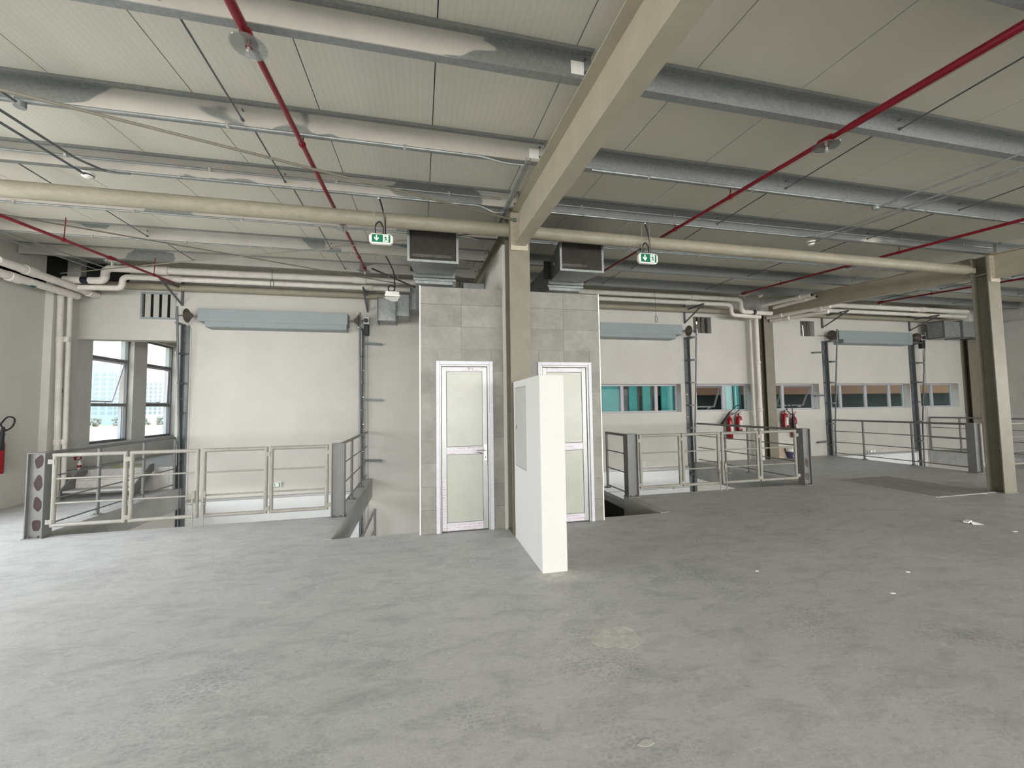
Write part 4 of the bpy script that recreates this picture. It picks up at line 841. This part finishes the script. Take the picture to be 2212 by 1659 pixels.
co2('red gas extinguisher on the left wall at the picture edge', -6.80, 8.45, .61, .60, .075, ([(-6.78, 8.44, 1.28), (-6.74, 8.60, 1.36), (-6.72, 8.62, 1.52), (-6.72, 8.48, 1.56), (-6.72, 8.36, 1.42), (-6.72, 8.42, 1.36)], ((-6.72, 8.42, 1.38), (-6.72, 8.36, 1.0))), wall=(-6.898, -6.87, 8.42, 8.48, 1.0, 1.05))
# bucket and board by the back column
t = thing('paint_bucket', 'white and purple paint bucket on the floor by the back wall', 'bucket', (10.42, 9.72, 0)); MB().lathe((10.42, 9.72, 0), [(.115, 0), (.125, .005), (.14, .19)], 'z', 24).build('body', m_purple, t, True)
MB().lathe((10.42, 9.72, .19), [(.14, 0), (.15, .005), (.152, .085), (.14, .09)], 'z', 24).build('lid', m_plastic, t, True); MB().prism([(10.32, .05), (10.40, .05), (10.36, .10), (10.32, .09)], 'y', 9.590, 9.600).build('print', m_white_l, t)
t = thing('plywood_board', 'small tan board leaning on the wall between column and bucket', 'board', (10.18, 9.83, 0)); MB().add([(10.0, 9.78, 0), (10.32, 9.78, 0), (10.27, 9.885, .33), (10.0, 9.885, .33), (10.0, 9.795, 0), (10.32, 9.795, 0), (10.27, 9.897, .33), (10.0, 9.897, .33)], [(0,1,2,3),(7,6,5,4),(0,4,5,1),(1,5,6,2),(2,6,7,3),(3,7,4,0)]).build('board', m_board, t)
# floor plate, litter
t = thing('floor_plate', 'brown-grey steel plate set flush in the floor beside the right column', 'floor plate', (9.0, 5.9, 0)); MB().box(8.34, 9.66, 5.12, 6.75, .0005, .006).build('plate', m_plate, t); MB().box(8.30, 8.34, 5.10, 6.77, .0005, .007).build('rim', m_screed, t); MB().box(8.34, 9.66, 5.085, 5.12, .0005, .007).build('rim', m_screed, t)
t = thing('paper_scrap', 'crumpled white scrap on the bare floor near the right edge', 'scrap', (6.97, 3.87, 0)); MB().add([(6.90, 3.87, .002), (7.03, 3.83, .002), (7.06, 3.90, .006), (6.96, 3.95, .035), (6.93, 3.92, .03)], [(0,1,2,3,4)]).build('paper', m_plastic, t); MB().bar((6.88, 3.93, .02), (6.97, 3.95, .03), .05, .02).build('chip', m_plastic, t)
FL = [('near the right picture edge', 7.01, 3.56, .03), ('right of centre on the open floor', 4.44, 2.99, .018), ('beyond the tan floor patch', 3.83, 2.70, .02), ('behind the stub wall on the right', 3.12, 3.36, .016)]
for lab, x, y, s in FL:
    t = thing('plaster_chip', 'tiny white plaster chip on the floor %s' % lab, 'chip', (x, y, 0)); MB().prism([(x-s, y-s*.5), (x+s, y-s*.7), (x+s*.8, y+s*.4), (x-s*.5, y+s*.6)], 'z', .0008, .006).build('chip', m_plastic, t)
def patch(name, label, cat, pts, z, m_): t = thing(name, label, cat, (pts[0][0], pts[0][1], 0)); MB().prism(pts, 'z', .0004, z).build('mark', m_, t)
def blob(cx, cy, rx, ry, n=22, seed=1):
    r = random.Random(seed); k = [r.uniform(.6, 1.2) for _ in range(n)]; k = [(k[i-1]+2*k[i])/3 for i in range(n)]
    return [(cx+rx*k[i]*cos(2*pi*i/n), cy+ry*k[i]*sin(2*pi*i/n)) for i in range(n)]
m_patch = mat('tan mortar stain', (.53, .51, .475), .9, n1=.2, s1=14, n2=.10, s2=60)
patch('mortar_patch', 'tan mortar stain on the floor in front of the stub wall, in the open', 'mortar patch', blob(1.32, 2.68, .20, .15, seed=3), .0012, m_patch)
patch('mortar_patch', 'tan mortar spill at the foot of the stub wall', 'mortar patch', blob(1.26, 3.74, .22, .15, seed=5), .0010, m_patch)
patch('plaster_splash', 'cream plaster splash on the floor at the bottom centre', 'splash', blob(1.04, 1.83, .045, .022, 12, seed=8), .002, m_screed)
# hanging cable coils by the back wall
for lab, x, y, z0, z1 in (('in front of the left white pipes', -2.98, 9.1, 4.50, 4.10), ('in front of the middle spring cover', 5.80, 9.1, 4.42, 3.66)):
    t = thing('cable_coil', 'thin dark cable coil hanging %s' % lab, 'cable', (x, y, z0)); MB().tube([(x, y, z0), (x+.01, y, z1+.16)], .005, 6).build('cable', m_galvd, t); MB().tube([(x+.03*sin(a)+.01, y+.01*cos(2*a), z1+.09+.09*cos(a)) for a in [2*pi*i/18 for i in range(19)]], .008, 6).build('coil', m_galvd, t, True)
t = pipe('conduit', 'thick dark cable slanting from the ceiling to the left mesh duct', 'conduit', [(-.93, 8.3, 4.36), (.02, 7.7, 3.80)], .016, m_black, 8)
# ------------------------------------------------------------------ outside
struct('ground', MB().box(-400, -5, -200, 400, -5.2, -5.0), m_sand)
struct('ground_yard', MB().box(-5, 60, 10.2, 60, -5.2, -5.0), m_lowfl)
def tower(label, x, y, wx, wy, h, m_, nf, nw):
    t = thing('apartment_tower', label, 'building', (x, y, -5)); a = MB().box(x-wx/2, x+wx/2, y-wy/2, y+wy/2, -5, h).build('wall', m_, t); MB().box(x-wx*.25, x+wx*.2, y-wy*.3, y+wy*.3, h, h+2.5).build('roof_block', m_, t)
    for i in range(nf):
        z = h-3-(h-2)*i/nf
        for k in range(nw):
            yy = y-wy/2+wy*(k+.5)/nw; MB().box(x+wx/2, x+wx/2+.15, yy-wy*.28/nw, yy+wy*.28/nw, z-1.0, z+.6).build('window', m_bwin, t)
            xx = x-wx/2+wx*(k+.5)/nw; MB().box(xx-wx*.28/nw, xx+wx*.28/nw, y-wy/2-.15, y-wy/2, z-1.0, z+.6).build('window', m_bwin, t)
tower('far pale blue apartment tower beyond the left alcove window', -160, 252, 16, 12, 24, m_bld1, 9, 5)
tower('far cream apartment tower beyond the right alcove window', -140, 262, 11, 10, 19.5, m_bld2, 8, 5)
for i, (lab, x, y, r) in enumerate((('left', -152, 226, 5), ('middle', -137, 234, 5), ('right', -120, 238, 6))):
    t = thing('scrub_clump', 'hazy scrub below the far towers, %s clump' % lab, 'shrub', (x, y, -5)); b_ = MB()
    rr = random.Random(i)
    for k in range(70):
        cx, cy, cz, q = x+rr.uniform(-r, r)*1.25, y+rr.uniform(-3, 3), -5+rr.uniform(.3, 3.6), rr.uniform(.35, 1.0)
        b_.lathe((cx, cy, cz), [(q*.3, -q), (q*.9, -q*.4), (q, .2), (q*.6, q*.7), (q*.1, q)], 'z', 8)
    b_.build('foliage', m_shrub, t, kind='stuff')
t = thing('site_barrier', 'yellow barrier strip on the sandy plot outside the left window', 'barrier', (-50, 78, -5)); MB().box(-53, -44, 78, 78.3, -5, -4.2).build('barrier', m_yellow, t)
t = thing('opposite_building', 'dark glazed building facade seen through the strip windows', 'building', (12, 14, -5))
MB().box(-2, 45, 14.2, 14.5, -5, 1.93).build('glazed_wall', m_facg, t); MB().box(-2, 45, 13.6, 14.5, 1.93, 4.2).build('brown_fascia', m_facb, t)
MB().box(-2, 45, 13.9, 14.18, .9, 1.0).build('sill_band', m_facb, t)
for a, b_ in ((.470, .518), (.548, .572), (.588, .612), (.645, .682), (.852, .868), (.876, .895)):
    MB().box(a*13.5, b_*13.5, 13.46, 13.52, -1, 3.4).build('glass_panel', m_fact, t)
    MB().box(b_*13.5, b_*13.5+.06, 13.44, 13.56, -1, 3.4).build('mullion', m_facm, t)
